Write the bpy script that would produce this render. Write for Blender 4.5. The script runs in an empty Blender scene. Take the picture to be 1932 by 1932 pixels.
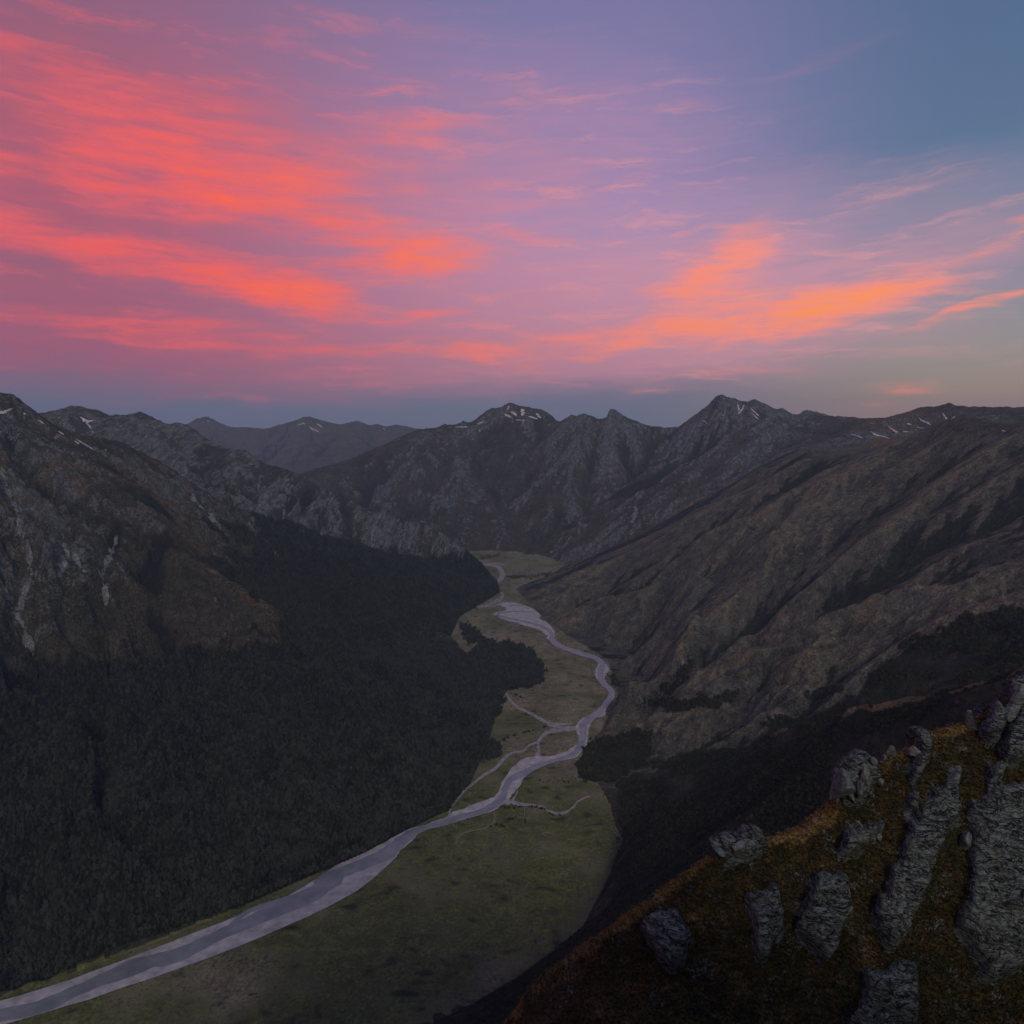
NCOL, NROW = 1000, 950
CRAGN, TREES, SCRUBS = 1000, 100000, 60000
SKY, SUN, HAZE = 1.08, 1.0, 3.4e-5
import bpy, bmesh, math, random, time
import numpy as np
T0 = time.time()
def log(*a): print('[%.0fs]' % (time.time() - T0), *a, flush=True)
random.seed(7); rng = np.random.default_rng(7)
scene = bpy.context.scene
COL = scene.collection

# ------------------------------------------------------------------ camera model
TH = math.radians(7.32); CT, ST = math.cos(TH), math.sin(TH)
FOC = 24.0 / 36.0; CAMZ = 1000.0
def ray(px, py):
    """photo position (1932 px frame) -> world direction"""
    u = (np.asarray(px, float) - 966) / 1932 / FOC; v = (966 - np.asarray(py, float)) / 1932 / FOC
    return u, CT + v * ST, -ST + v * CT
def at_depth(px, py, Y):
    x, y, z = ray(px, py); k = np.asarray(Y, float) / y
    return x * k, y * k, CAMZ + z * k
def on_floor(px, py, z0=0.0):
    x, y, z = ray(px, py); k = (z0 - CAMZ) / z
    return x * k, y * k
def project(x, y, z):
    dz = z - CAMZ
    d = y * CT - dz * ST; v = (y * ST + dz * CT) / d; u = x / d
    return 966 + u * FOC * 1932, 966 - v * FOC * 1932

# ------------------------------------------------------------------ noise
def _h(ix, iy, seed):
    n = ix.astype(np.uint32) * np.uint32(374761393) + iy.astype(np.uint32) * np.uint32(668265263) + np.uint32(seed * 69069 + 12345)
    n = (n ^ (n >> np.uint32(13))) * np.uint32(1274126177); n = n ^ (n >> np.uint32(16))
    n = n * np.uint32(2246822519); n = n ^ (n >> np.uint32(15))
    return (n >> np.uint32(8)).astype(np.float32) / np.float32(16777216.0)
def vnoise(x, y, seed=0):
    """gradient noise, about -1..1"""
    x0 = np.floor(x); y0 = np.floor(y); fx = (x - x0).astype(np.float32); fy = (y - y0).astype(np.float32)
    ix = x0.astype(np.int64); iy = y0.astype(np.int64)
    ux = fx * fx * fx * (fx * (fx * 6 - 15) + 10); uy = fy * fy * fy * (fy * (fy * 6 - 15) + 10)
    def g(dx, dy):
        a = _h(ix + dx, iy + dy, seed) * np.float32(6.2831853)
        return np.cos(a) * (fx - dx) + np.sin(a) * (fy - dy)
    a = g(0, 0); b = g(1, 0); c = g(0, 1); d = g(1, 1)
    return ((a + (b - a) * ux) + ((c + (d - c) * ux) - (a + (b - a) * ux)) * uy) * 1.5
def fbm(x, y, lam, octv=4, seed=0, gain=.5):
    s = 0; a = 1.0; t = 0
    for i in range(octv):
        s = s + a * vnoise(x / lam + 17.3 * i, y / lam - 9.1 * i, seed + i); t += a; a *= gain; lam *= .5
    return s / t
def ridged(x, y, lam, octv=4, seed=0):
    s = 0; a = 1.0; t = 0
    for i in range(octv):
        s = s + a * (1 - 2 * np.abs(vnoise(x / lam + 7.7 * i, y / lam + 3.3 * i, seed + i))); t += a; a *= .5; lam *= .5
    return s / t
def stripes(x, y, dx, dy, lam, seed):
    """stripe noise whose crests run along (dx,dy): gullies and rills"""
    gx = x / lam; gy = y / lam
    sx, sy = -dy, dx
    ix = np.floor(gx); iy = np.floor(gy); C = 0; S = 0; W = 0
    for a in (-1, 0, 1):
        for b in (-1, 0, 1):
            cx = ix + a; cy = iy + b
            jx = _h(cx.astype(np.int64), cy.astype(np.int64), seed); jy = _h(cx.astype(np.int64), cy.astype(np.int64), seed + 77)
            vx = gx - cx - jx; vy = gy - cy - jy
            w = np.exp(-2.2 * (vx * vx + vy * vy)).astype(np.float32)
            ph = (vx * sx + vy * sy) * 6.2831853
            C = C + np.cos(ph) * w; S = S + np.sin(ph) * w; W = W + w
    m = np.sqrt(C * C + S * S) + 1e-6; k = np.minimum(1, m / W * 1.6) / m
    return C * k, S * k           # height term, slope term (times side direction)

# ------------------------------------------------------------------ traced lines: (px, py, depth) in the photo, or ('w', x, y, z)
def L(*pts): return list(pts)
def line3(pts):
    out = []
    for p in pts:
        if p[0] == 'w': out.append(p[1:])
        else:
            x, y, z = at_depth(*p); out.append((float(x), float(y), float(z)))
    return np.array(out)
def lined(xy, depths):
    """crest traced in the photo, its depth interpolated between a few stations px->Y"""
    k = sorted(depths.items())
    return [(a, b, float(np.interp(a, [i[0] for i in k], [i[1] for i in k]))) for a, b in xy]
crest = {}
crest['A'] = [lined([(-700,560),(-350,690),(-150,740),(-60,752),(0,745),(27,750),(48,766),(68,781),(112,815),(180,828),(237,842),(295,869),(356,910),(403,940),(430,967),(470,978),(542,988),(596,1021),
    (654,1025),(728,1055),(786,1059),(830,1079),(884,1099),(905,1122)], {-700:2600, 0:3050, 200:3200, 430:3500, 654:3700, 905:3850}),
    lined([(27,800),(95,838),(173,855),(230,903),(288,937),(339,998),(383,1045),(420,1089),(474,1126),(522,1170),(545,1274),(574,1410),(600,1500),(648,1592)],
    {27:2950, 95:2950, 173:2950, 288:2830, 339:2700, 420:2450, 522:2200, 545:2000, 574:1760, 648:1500})]
crest['B'] = [lined([(-500,640),(-200,740),(20,780),(73,783),(110,775),(139,767),(160,771),(186,776),(203,786),(237,786),(264,779),(288,789),(318,803),(329,798),(359,805),(379,822),(406,842),(434,849),(467,852),
    (501,879),(542,888),(576,906),(603,923),(650,940),(701,971),(721,971),(762,984),(796,988),(830,1004),(864,1032),(891,1055),(911,1076),(931,1103),(943,1119)],
    {-500:5400, 73:5250, 264:5100, 467:4900, 654:4600, 800:4350, 943:3985})]
crest['D'] = [lined([(-400,760),(0,800),(250,820),(320,815),(354,801),(373,788),(393,786),(412,797),(433,808),(454,806),(501,809),(535,800),(560,792),(582,784),(604,792),(627,800),(645,801),(674,793),(698,803),(711,800),(728,805),(748,801),(789,809),
    (900,830),(1100,840),(1500,840),(2300,820)], {-400:14500, 354:14500, 582:13500, 789:13800, 2300:14000}),
    lined([(582,784),(560,815),(590,850),(640,880)], {560:13200, 582:13500, 590:12600, 640:12000}),
    lined([(393,786),(420,830),(470,870),(520,890)], {393:14400, 420:13800, 470:13000, 520:12400})]
crest['M'] = [lined([(430,960),(500,925),(562,896),(610,882),(660,869),(711,845),(735,835),(789,810),(820,809),(840,801),(860,801),(874,794),(886,800),(897,793),(912,780),(928,769),(945,769),(960,760),(979,766),(1013,772),(1023,773),
    (1040,784),(1053,800)], {430:6500, 562:6800, 789:7300, 960:7400, 1053:7200}),
    lined([(1053,800),(1066,793),(1078,784),(1088,787),(1101,781),(1115,786),(1128,793),(1145,789),(1150,771),(1158,771),(1175,784),(1198,795),(1219,805),(1243,810),(1270,815)],
    {1053:7200, 1150:6700, 1270:6600}),
    lined([(840,801),(868,845),(930,930),(985,1015)], {840:7350, 868:7000, 930:6200, 985:5600}),
    lined([(1101,781),(1085,850),(1040,930),(1000,985),(1010,1030)], {1000:5650, 1010:5500, 1040:6000, 1085:6400, 1101:6950})]
crest['N'] = [lined([(1270,815),(1277,811),(1295,797),(1314,784),(1328,772),(1341,762),(1351,750),(1365,747),(1382,754),(1398,758),(1412,759),(1422,756),(1443,764),(1466,776),(1475,771),(1488,780),(1500,786),(1531,784),(1558,789),(1578,789),
    (1609,788),(1636,796),(1647,793),(1671,790),(1716,777),(1761,768),(1791,763),(1811,768),(1839,770),(1867,770),(1901,772),(1932,770),(2100,760),(2500,740)],
    {1270:6600, 1365:5900, 1475:5900, 1600:5600, 1791:5000, 1932:4700, 2500:4400}),
    lined([(1277,811),(1250,862),(1200,905),(1151,942),(1100,975),(1050,1008),(985,1045)], {1277:6500, 1250:6050, 1151:5600, 1050:5250, 985:5180}),
    lined([(1422,758),(1400,800),(1360,850),(1320,880),(1260,920),(1180,975),(1110,1020),(1060,1046)], {1422:5850, 1400:5700, 1360:5450, 1260:5150, 1060:4900}),
    lined([(1636,797),(1600,815),(1560,830),(1520,845),(1470,860),(1430,880),(1380,910)], {1636:5500, 1520:4950, 1380:4650}),
    lined([(1485,786),(1500,784),(1519,771),(1535,775),(1558,781),(1578,787),(1600,796)], {1485:8200, 1600:8000})]
crest['R'] = [lined([(985,1104),(1036,1088),(1084,1071),(1151,1037),(1202,1017),(1270,977),(1321,947),(1372,920),(1422,886),(1473,862),(1507,847),(1558,845),(1592,852),(1609,857),(1648,854),(1677,846),(1707,827),(1755,807),(1785,795),
    (1806,787),(1819,783),(1839,790),(1881,803),(1932,804),(2050,800),(2300,740),(2700,650)], {985:4170, 1202:4220, 1507:4000, 1648:3600, 1819:3000, 1932:2650, 2300:2200})]
crest['S'] = [L((2500,1020,500),(2250,1120,700),(2060,1200,820),(1932,1262,900),(1860,1290,950),(1780,1310,985),(1700,1325,1010),(1600,1342,1050),(1530,1395,1110),(1450,1445,1200),(1350,1485,1290),(1250,1530,1370),(1180,1580,1455)),
    L(('w',1200,350,900),('w',1500,100,960))]
crest['C'] = [L((2500,1060,215),(2100,1215,208),(1932,1292,202),(1915,1305,199),(1857,1329,197),(1793,1358,195),(1748,1378,193),(1735,1398,191),(1683,1412,188),(1664,1432,186),(1625,1443,184),(1604,1450,183),(1590,1477,181),(1578,1500,180),(1573,1530,178),(1535,1545,176),(1512,1566,175),(1470,1566,174),(1425,1583,172),(1386,1591,171),(1344,1603,170),(1200,1700,167),(1000,1860,166),(900,1990,166)), L(('w',-12,165,820),('w',-18,235,735)),
    L(('w',12,330,660),('w',30,600,400),('w',40,900,160),('w',60,1100,60))]
trough = [
    L((-300,900,4100),(0,860,4300),(200,870,4400),(330,905,4250),(430,980,4100),(520,1000,4150),(600,1026,4200),(700,1060,4150),(800,1080,4150),(900,1118,4050)),
    L((330,960,3060),(400,1010,2950),(480,1080,2850),(560,1170,2700),(660,1230,2560),(800,1290,2480),(880,1310,2450)),
    L(('w',-5200,6200,300),('w',-3500,6300,250),('w',-2600,6000,200),('w',-1700,5600,100),('w',-900,5200,0)),
    L(('w',-9000,9500,100),('w',-4000,9200,50),('w',0,9800,0),('w',5000,9500,0),('w',9000,9500,0)),
    L((1263,838,6500),(1225,892,6250),(1190,920,6050),(1140,958,5800),(1080,998,5550),(1010,1032,5450)),
    L((1075,1066,4780),(1140,1030,4750),(1202,1008,4720),(1280,963,4800),(1372,912,4700),(1460,865,4550),(1530,843,4450),(1610,850,4200),(1690,843,3900),(1780,830,3700),(1932,830,3500),(2300,830,3300)),
    L((1619,868,3300),(1541,923,3000),(1440,1000,2900),(1330,1080,2900),(1230,1150,2950)),
    L((1932,1150,1500),(1800,1210,1500),(1700,1270,1480),(1600,1330,1400),(1530,1378,1480),(1460,1428,1560),(1350,1465,1600),(1230,1480,1700),(1150,1500,1720)),
    L((1440,1180,2450),(1350,1250,2350),(1290,1290,2250),(1200,1320,2200),(1160,1330,2250)),
    L(('w',60,330,590),('w',200,440,500),('w',400,560,500),('w',650,620,600)),
    L((2600,1932,140),(1932,1932,146),(1700,1932,143),(1400,1932,140),(1150,1932,140),(950,1950,145)),
    L(('w',-30,60,905),('w',-60,120,790),('w',-100,300,540),('w',-150,600,270),('w',-200,900,90)),
    L(('w',-40,30,915),('w',-120,90,780),('w',-330,250,500),('w',-600,500,230),('w',-850,700,60)),
    L((220,1011,2500),(200,1100,2200),(200,1180,2000),(198,1257,1860),(193,1389,1580),(175,1500,1360),(100,1640,1190)),
    L((5000,1500,18000),) if False else L(('w',-14000,17500,0),('w',0,18500,0),('w',14000,17500,0)),
]
floor_px = [(-900,2300),(-400,2060),(0,1880),(250,1790),(480,1700),(690,1609),(760,1570),(848,1528),(885,1480),(918,1410),(935,1350),(915,1300),(880,1240),(850,1200),(866,1165),(897,1146),(925,1130),(942,1118),
    (936,1100),(920,1075),(903,1062),(880,1050),(868,1041),(920,1040),(990,1044),(1030,1052),(1065,1066),(1036,1089),(985,1105),(972,1112),(1000,1142),(1040,1182),(1100,1216),(1145,1245),(1162,1290),(1166,1330),
    (1142,1370),(1118,1400),(1095,1430),(1098,1465),(1130,1482),(1150,1520),(1160,1560),(1175,1592),(1150,1650),(1100,1750),(980,1850),(760,1960),(400,2150),(-300,2700),(-900,2700)]
fx, fy = on_floor(*np.array(floor_px, float).T); FLOOR = np.stack([fx, fy], 1)
def inside(poly, x, y):
    r = np.zeros(np.shape(x), bool); n = len(poly)
    for i in range(n):
        x0, y0 = poly[i]; x1, y1 = poly[(i + 1) % n]
        if y0 == y1: continue
        c = ((y0 > y) != (y1 > y)) & (x < (x1 - x0) * (y - y0) / (y1 - y0) + x0)
        r ^= c
    return r

# ------------------------------------------------------------------ base surface: harmonic between the traced crests, troughs and the valley floor
PH0, PH1 = math.radians(-52), math.radians(52); R0, R1 = 30.0, 20000.0; LR0, LR1 = math.log(R0), math.log(R1)
NP, NR = 1280, 800
def densify(P, n=60):
    out = []
    for a, b in zip(P[:-1], P[1:]):
        t = np.linspace(0, 1, n, endpoint=False)[:, None]; out.append(a + (b - a) * t)
    out.append(P[-1:]); return np.concatenate(out)
def solve():
    groups = {g: np.concatenate([densify(line3(l), 70) for l in ls]) for g, ls in crest.items()}
    cr = np.concatenate(list(groups.values())); tr = np.concatenate([densify(line3(l), 70) for l in trough])
    H = None
    for lev in (16, 8, 4, 2, 1):
        n, m = NP // lev, NR // lev
        ph = np.linspace(PH0, PH1, n); lr = np.linspace(LR0, LR1, m); dp = ph[1] - ph[0]; dr = lr[1] - lr[0]
        P, Q = np.meshgrid(ph, lr, indexing='ij'); X = np.exp(Q) * np.sin(P); Y = np.exp(Q) * np.cos(P)
        fixed = np.zeros((n, m), bool); val = np.zeros((n, m))
        fl = inside(FLOOR, X, Y); fixed |= fl
        far = Y > 5250; val[fl] = 0
        for pts, mode in ((tr, 0), (cr, 1)):
            i = np.rint((np.arctan2(pts[:, 0], pts[:, 1]) - PH0) / dp).astype(int); j = np.rint((.5 * np.log(pts[:, 0] ** 2 + pts[:, 1] ** 2) - LR0) / dr).astype(int)
            ok = (i >= 0) & (i < n) & (j >= 0) & (j < m); i, j, z = i[ok], j[ok], np.maximum(pts[ok, 2], 0)
            acc = np.zeros((n, m)); cnt = np.zeros((n, m)); np.add.at(acc, (i, j), z); np.add.at(cnt, (i, j), 1)
            k = (cnt > 0) & ~(fl & (acc / np.maximum(cnt, 1) < 5)); val[k] = acc[k] / cnt[k]; fixed |= k
        fixed[:, 0] = True; val[:, 0] = 942
        if H is None: H = np.full((n, m), 400.0)
        else:
            i = np.clip(np.linspace(0, H.shape[0] - 1, n), 0, H.shape[0] - 1.001); j = np.clip(np.linspace(0, H.shape[1] - 1, m), 0, H.shape[1] - 1.001)
            i0 = i.astype(int); j0 = j.astype(int); a = (i - i0)[:, None]; b = (j - j0)[None]
            H = (H[i0][:, j0] * (1 - a) + H[i0 + 1][:, j0] * a) * (1 - b) + (H[i0][:, j0 + 1] * (1 - a) + H[i0 + 1][:, j0 + 1] * a) * b
        H[fixed] = val[fixed]
        wp, wr = 1 / dp ** 2, 1 / dr ** 2; ii, jj = np.indices((n, m)); red = ((ii + jj) % 2 == 0) & ~fixed; blk = ((ii + jj) % 2 == 1) & ~fixed
        om = 1.86
        for it in range({16: 500, 8: 300, 4: 160, 2: 80, 1: 40}[lev]):
            for msk in (red, blk):
                G = np.pad(H, 1, mode='edge')
                N = (wp * (G[2:, 1:-1] + G[:-2, 1:-1]) + wr * (G[1:-1, 2:] + G[1:-1, :-2])) / (2 * wp + 2 * wr)
                H += np.where(msk, om * (N - H), 0)
        log('solved level', lev)
    return H, groups, cr, tr
H0, groups, CR, TR = solve()
PHg = np.linspace(PH0, PH1, NP); LRg = np.linspace(LR0, LR1, NR)
def blur(A, n):
    for _ in range(n):
        G = np.pad(A, 1, mode='edge'); A = (G[1:-1, 1:-1] * 4 + (G[2:, 1:-1] + G[:-2, 1:-1] + G[1:-1, 2:] + G[1:-1, :-2]) * 2 + G[2:, 2:] + G[:-2, :-2] + G[2:, :-2] + G[:-2, 2:]) / 16
    return A
def samp(A, ph, lr):
    i = np.clip((ph - PH0) / (PH1 - PH0) * (A.shape[0] - 1), 0, A.shape[0] - 1.001); j = np.clip((lr - LR0) / (LR1 - LR0) * (A.shape[1] - 1), 0, A.shape[1] - 1.001)
    i0 = i.astype(int); j0 = j.astype(int); a = i - i0; b = j - j0
    return (A[i0, j0] * (1 - a) + A[i0 + 1, j0] * a) * (1 - b) + (A[i0, j0 + 1] * (1 - a) + A[i0 + 1, j0 + 1] * a) * b
def grad(A):
    gp = np.gradient(A, PHg, axis=0); gl = np.gradient(A, LRg, axis=1); r = np.exp(LRg)[None]; P = PHg[:, None]
    ge_r = gl / r; ge_p = gp / r
    return ge_r * np.sin(P) + ge_p * np.cos(P), ge_r * np.cos(P) - ge_p * np.sin(P)
HS = blur(H0, 1); HC = H0; GX, GY = grad(blur(H0, 30))
# distance to the traced crests, and which mass a place belongs to
cn, cm = 240, 180
from mathutils.kdtree import KDTree
P, Q = np.meshgrid(np.linspace(PH0, PH1, cn), np.linspace(LR0, LR1, cm), indexing='ij'); Xc = (np.exp(Q) * np.sin(P)).ravel(); Yc = (np.exp(Q) * np.cos(P)).ravel()
def dist_to(pts, Xc=Xc, Yc=Yc):
    pts = pts[::6]; d = np.full(Xc.shape, 1e12)
    for k in range(0, len(pts), 40):
        q = pts[k:k + 40]; d = np.minimum(d, ((Xc[:, None] - q[None, :, 0]) ** 2 + (Yc[:, None] - q[None, :, 1]) ** 2).min(1))
    return np.sqrt(d)
GN = list(groups); DG = np.stack([dist_to(groups[g]).reshape(cn, cm) for g in GN]); DC = DG.min(0)
fn_, fm_ = 560, 700
P, Q = np.meshgrid(np.linspace(PH0, PH1, fn_), np.linspace(LR0, LR1, fm_), indexing='ij'); xk = np.exp(Q) * np.sin(P); yk = np.exp(Q) * np.cos(P)
kd = KDTree(len(CR))
for i, p in enumerate(CR): kd.insert((p[0], p[1], 0), i)
kd.balance(); DC = np.array([kd.find((a, b, 0))[2] for a, b in zip(xk.ravel(), yk.ravel())]).reshape(fn_, fm_)
log('distance fields')

# ------------------------------------------------------------------ the terrain sheet (a fan of rows round the camera, finest where the photo looks)
a1 = np.radians(np.linspace(-52, -39.5, 60, endpoint=False)); a2 = np.radians(np.linspace(-39.5, 39.5, NCOL, endpoint=False)); a3 = np.radians(np.linspace(39.5, 52, 61))
PH = np.concatenate([a1, a2, a3])
LR = np.concatenate([np.linspace(LR0, math.log(700), 150, endpoint=False), np.linspace(math.log(700), math.log(8500), NROW, endpoint=False), np.linspace(math.log(8500), LR1, 130)])
P, Q = np.meshgrid(PH, LR, indexing='ij'); R = np.exp(Q); X = (R * np.sin(P)).astype(np.float64); Y = R * np.cos(P)
dc0 = samp(DC, P, Q); kc = np.clip(1 - dc0 / (R * .02), 0, 1); H = samp(HS, P, Q) * (1 - kc) + samp(HC, P, Q) * kc; gx = samp(GX, P, Q); gy = samp(GY, P, Q); dc = samp(DC, P, Q)
dg = np.stack([samp(d, P, Q) for d in DG]); REG = dg.argmin(0)
isfloor = inside(FLOOR, X, Y)
# masses stay on their own side of the valley
gi = {g: i for i, g in enumerate(GN)}
midx = np.interp(Y, [-500, 1000, 1500, 1900, 2400, 3000, 3700, 4150, 4600, 5200], [-900, -500, 100, 150, 180, 80, -60, -40, 60, 60])
REG = np.where((X > midx) & (Y < 5000) & ((REG == gi['A']) | (REG == gi['B'])), gi['R'], REG)
REG = np.where((X < midx) & (Y < 5000) & ((REG == gi['R']) | (REG == gi['S'])), gi['A'], REG)
REG = np.where((REG == gi['C']) & (X < midx), gi['A'], REG)
rough = np.array([{'A': 1.5, 'B': 1.15, 'D': 1.0, 'M': 1.1, 'N': 1.15, 'R': .50, 'S': .9, 'C': .3}[g] for g in GN])
wts = 1 / (dg + 60.) ** 3; RG = (wts * rough[:, None, None]).sum(0) / wts.sum(0); del wts
up = np.clip(H / 60, 0, 1) * np.clip(R / 400 - .3, 0, 1)
bx, by = gx.copy(), gy.copy(); sg = np.hypot(gx, gy)
for g_, (dx_, dy_), k_ in (('R', (.99, .12), .72), ('B', (.40, .92), .6)):
    q_ = (REG == gi[g_]) & (Y < 4900) & (X > -4500); bx = np.where(q_, bx * (1 - k_) + dx_ * sg * k_, bx); by = np.where(q_, by * (1 - k_) + dy_ * sg * k_, by)
D = np.zeros_like(H); GU = np.zeros_like(H); GF = np.zeros_like(H)
for k, lam in enumerate((1300, 650, 330, 165, 82, 41, 20)):
    s = np.hypot(bx, by) + 1e-5
    wx = X + 60 * vnoise(X / 400, Y / 400, 5 + k); wy = Y + 60 * vnoise(X / 400 + 40, Y / 400, 9 + k)
    c, sn = stripes(wx, wy, bx / s, by / s, lam, 100 + 13 * k)
    fade = np.clip((dc - lam * .12) / (lam * .9), 0, 1); fade = fade * (1 - .45 * fade) / .55; st = np.clip(s * 2.2, 0, 1)
    amp = (.085, .090, .098, .095, .085, .085, .08)[k] * lam * RG * st * up * fade
    lod = np.clip(lam / (R * .0035), 0, 1) if k > 4 else 1
    amp = amp * lod
    D += c * amp - (.35 * amp if k < 3 else 0); g = -sn * amp * 6.2831853 / lam
    bx += g * (-by / s) * .9; by += g * (bx / s) * .9
    GU += c * (.75 ** k) * st
    if 2 <= k <= 5: GF += c * (.5, .45, .4, .3)[k - 2] * st
    log('gullies', lam)
GU /= 3
fr = ridged(X, Y, 260, 5, 31) * 11 * RG + fbm(X, Y, 900, 3, 44) * 30 * np.clip(dc / 500, 0, 1) + fbm(X, Y, 40, 3, 61) * 4.5 * RG
H2 = H + D + fr * up
# jagged crest line
jag = np.clip(1 - dc / 90, 0, 1) * (ridged(X, Y, 90, 4, 71) + .3) * np.array([{'A': 3, 'B': 8, 'D': 10, 'M': 8, 'N': 10, 'R': 3, 'S': 2, 'C': 0}[g] for g in GN])[REG]
H2 += jag * up
HZ = np.where(isfloor & (H < 4), 0, np.maximum(H2, 0) if True else 0)
HZ = np.where(HZ < 1, HZ, HZ) + (fbm(X, Y, 240, 3, 83) * .5 - .3) * (HZ < 4)
HZ -= np.clip(.0 + 0 * R, 0, 0)
log('height', HZ.shape)
def first_hit(px, py):
    """where the sight line through a photo position meets the terrain: arrays of x, y, z (nan where it meets none)"""
    px = np.atleast_1d(np.asarray(px, float)); py = np.atleast_1d(np.asarray(py, float))
    x, y, z = ray(px, py); ph = np.arctan2(x, y); te = z / np.hypot(x, y)
    i = np.clip(np.searchsorted(PH, ph) - 1, 0, len(PH) - 2); a = (ph - PH[i]) / (PH[i + 1] - PH[i])
    rr = np.exp(LR); out = np.full((len(px), 3), np.nan); j0 = 150
    for s in range(0, len(px), 2000):
        e = min(s + 2000, len(px)); q = slice(s, e)
        prof = HZ[i[q]] * (1 - a[q])[:, None] + HZ[i[q] + 1] * a[q][:, None]
        d = prof - (CAMZ + rr[None] * te[q][:, None]); d[:, :j0] = -1; hit = d > 0; any_ = hit.any(1); j = np.maximum(hit.argmax(1), 1)
        k = np.arange(e - s); t = -d[k, j - 1] / (d[k, j] - d[k, j - 1] + 1e-9); r = rr[j - 1] + (rr[j] - rr[j - 1]) * np.clip(t, 0, 1)
        zz = CAMZ + r * te[q]; o = np.stack([r * np.sin(ph[q]), r * np.cos(ph[q]), zz], 1); o[~any_] = np.nan; out[q] = o
    return out
def ground_z(x, y, A=None):
    A = HZ if A is None else A
    ph = np.arctan2(x, y); lr = .5 * np.log(x * x + y * y)
    i = np.clip(np.searchsorted(PH, ph) - 1, 0, len(PH) - 2); j = np.clip(np.searchsorted(LR, lr) - 1, 0, len(LR) - 2)
    a = np.clip((ph - PH[i]) / (PH[i + 1] - PH[i]), 0, 1); b = np.clip((lr - LR[j]) / (LR[j + 1] - LR[j]), 0, 1)
    return (A[i, j] * (1 - a) + A[i + 1, j] * a) * (1 - b) + (A[i, j + 1] * (1 - a) + A[i + 1, j + 1] * a) * b

def carve(pts, width, depth):
    """a gully traced in the photo, cut into the slope"""
    h = first_hit(*np.array([p for a, b in zip(pts[:-1], pts[1:]) for p in np.linspace(a, b, 14)]).T); h = h[~np.isnan(h[:, 0])]
    k = np.array([np.abs(h[i, 1] - np.median(h[max(0, i - 6):i + 7, 1])) < 120 for i in range(len(h))]); h = h[k]
    if len(h) < 3: return
    bb = (X > h[:, 0].min() - 3 * width) & (X < h[:, 0].max() + 3 * width) & (Y > h[:, 1].min() - 3 * width) & (Y < h[:, 1].max() + 3 * width); xs, ys = X[bb], Y[bb]; d = np.full(xs.shape, 1e12)
    for q in densify(h, 4): d = np.minimum(d, (xs - q[0]) ** 2 + (ys - q[1]) ** 2)
    d = np.sqrt(d) + 10 * vnoise(xs / 40, ys / 40, 91); z = HZ[bb]; c = depth * (1.7 if h[:, 0].mean() < 0 else 1.0) * (np.exp(-(d / width) ** 2) - .35 * np.exp(-((d - 2 * width) / width) ** 2)); HZ[bb] = np.where(z > 8, np.maximum(z - c, 3), z); GU[bb] -= (.45 if h[:, 0].mean() < 0 else .15) * np.exp(-(d / width) ** 2)
for pts, w_, dp_ in [([(545,1190),(590,1290),(625,1400),(690,1510),(740,1560)], 60, 30), ([(470,1240),(500,1350),(490,1470),(540,1590)], 50, 24), ([(400,1230),(380,1330),(400,1440),(440,1560)], 44, 20), ([(2,900),(34,974),(61,1079),(45,1140),(60,1228),(100,1300)], 30, 18), ([(220,1000),(205,1050),(192,1100)], 24, 12), ([(118,960),(125,1030),(115,1100),(130,1180)], 26, 12), ([(310,1020),(280,1090),(290,1160)], 26, 12), ([(600,1140),(640,1180),(700,1215),(760,1262),(810,1320),(860,1360),(905,1395)], 38, 26), ([(560,1080),(640,1150),(720,1200),(800,1240),(850,1262)], 40, 20), ([(560,1300),(620,1360),(700,1440),(780,1500)], 34, 18), ([(620,1250),(690,1310),(770,1390),(840,1450)], 30, 16),
  ([(192,1130),(200,1190),(198,1257),(193,1389),(183,1477),(142,1528)], 26, 18), ([(330,1300),(290,1350),(250,1400),(192,1440)], 26, 16), ([(90,1260),(120,1300),(155,1340),(192,1400)], 24, 16), ([(430,1320),(400,1420),(330,1520),(260,1600)], 30, 18), ([(300,1180),(330,1260),(300,1330)], 24, 12),
  ([(700,1060),(740,1110),(800,1160),(860,1190)], 45, 18), ([(1541,923),(1490,957),(1440,1000),(1380,1045),(1330,1080)], 40, 22), ([(1520,1270),(1450,1290),(1392,1308),(1330,1322),(1265,1338),(1180,1336)], 22, 16), ([(1330,1215),(1300,1245),(1285,1275),(1240,1310),(1165,1332)], 22, 16),
  ([(1800,1000),(1700,1050),(1600,1110),(1500,1150)], 30, 14), ([(1700,1130),(1600,1180),(1480,1230),(1380,1280)], 26, 12)]:
    carve(pts, w_, dp_)
log('gullies carved')
# ------------------------------------------------------------------ mesh and material helpers
def mesh_np(name, V, F, mats=(), smooth=True, attrs=None, parent=None, fm=None):
    V = np.asarray(V, np.float32); F = np.asarray(F, np.int32); k = F.shape[1]
    me = bpy.data.meshes.new(name); me.vertices.add(len(V)); me.vertices.foreach_set('co', V.ravel())
    me.loops.add(F.size); me.loops.foreach_set('vertex_index', F.ravel()); me.polygons.add(len(F))
    me.polygons.foreach_set('loop_start', np.arange(len(F), dtype=np.int32) * k)
    if smooth: me.polygons.foreach_set('use_smooth', np.ones(len(F), bool))
    if fm is not None: me.polygons.foreach_set('material_index', fm.astype(np.int32))
    for n, a in (attrs or {}).items():
        at = me.attributes.new(n, 'FLOAT_COLOR', 'POINT'); at.data.foreach_set('color', np.asarray(a, np.float32).ravel())
    me.update(calc_edges=True)
    for m in mats: me.materials.append(m)
    o = bpy.data.objects.new(name, me); COL.objects.link(o)
    if parent: o.parent = parent
    return o
def tag(o, label=None, cat=None, group=None, kind=None):
    if label: o['label'] = label
    if cat: o['category'] = cat
    if group: o['group'] = group
    if kind: o['kind'] = kind
    return o
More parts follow.
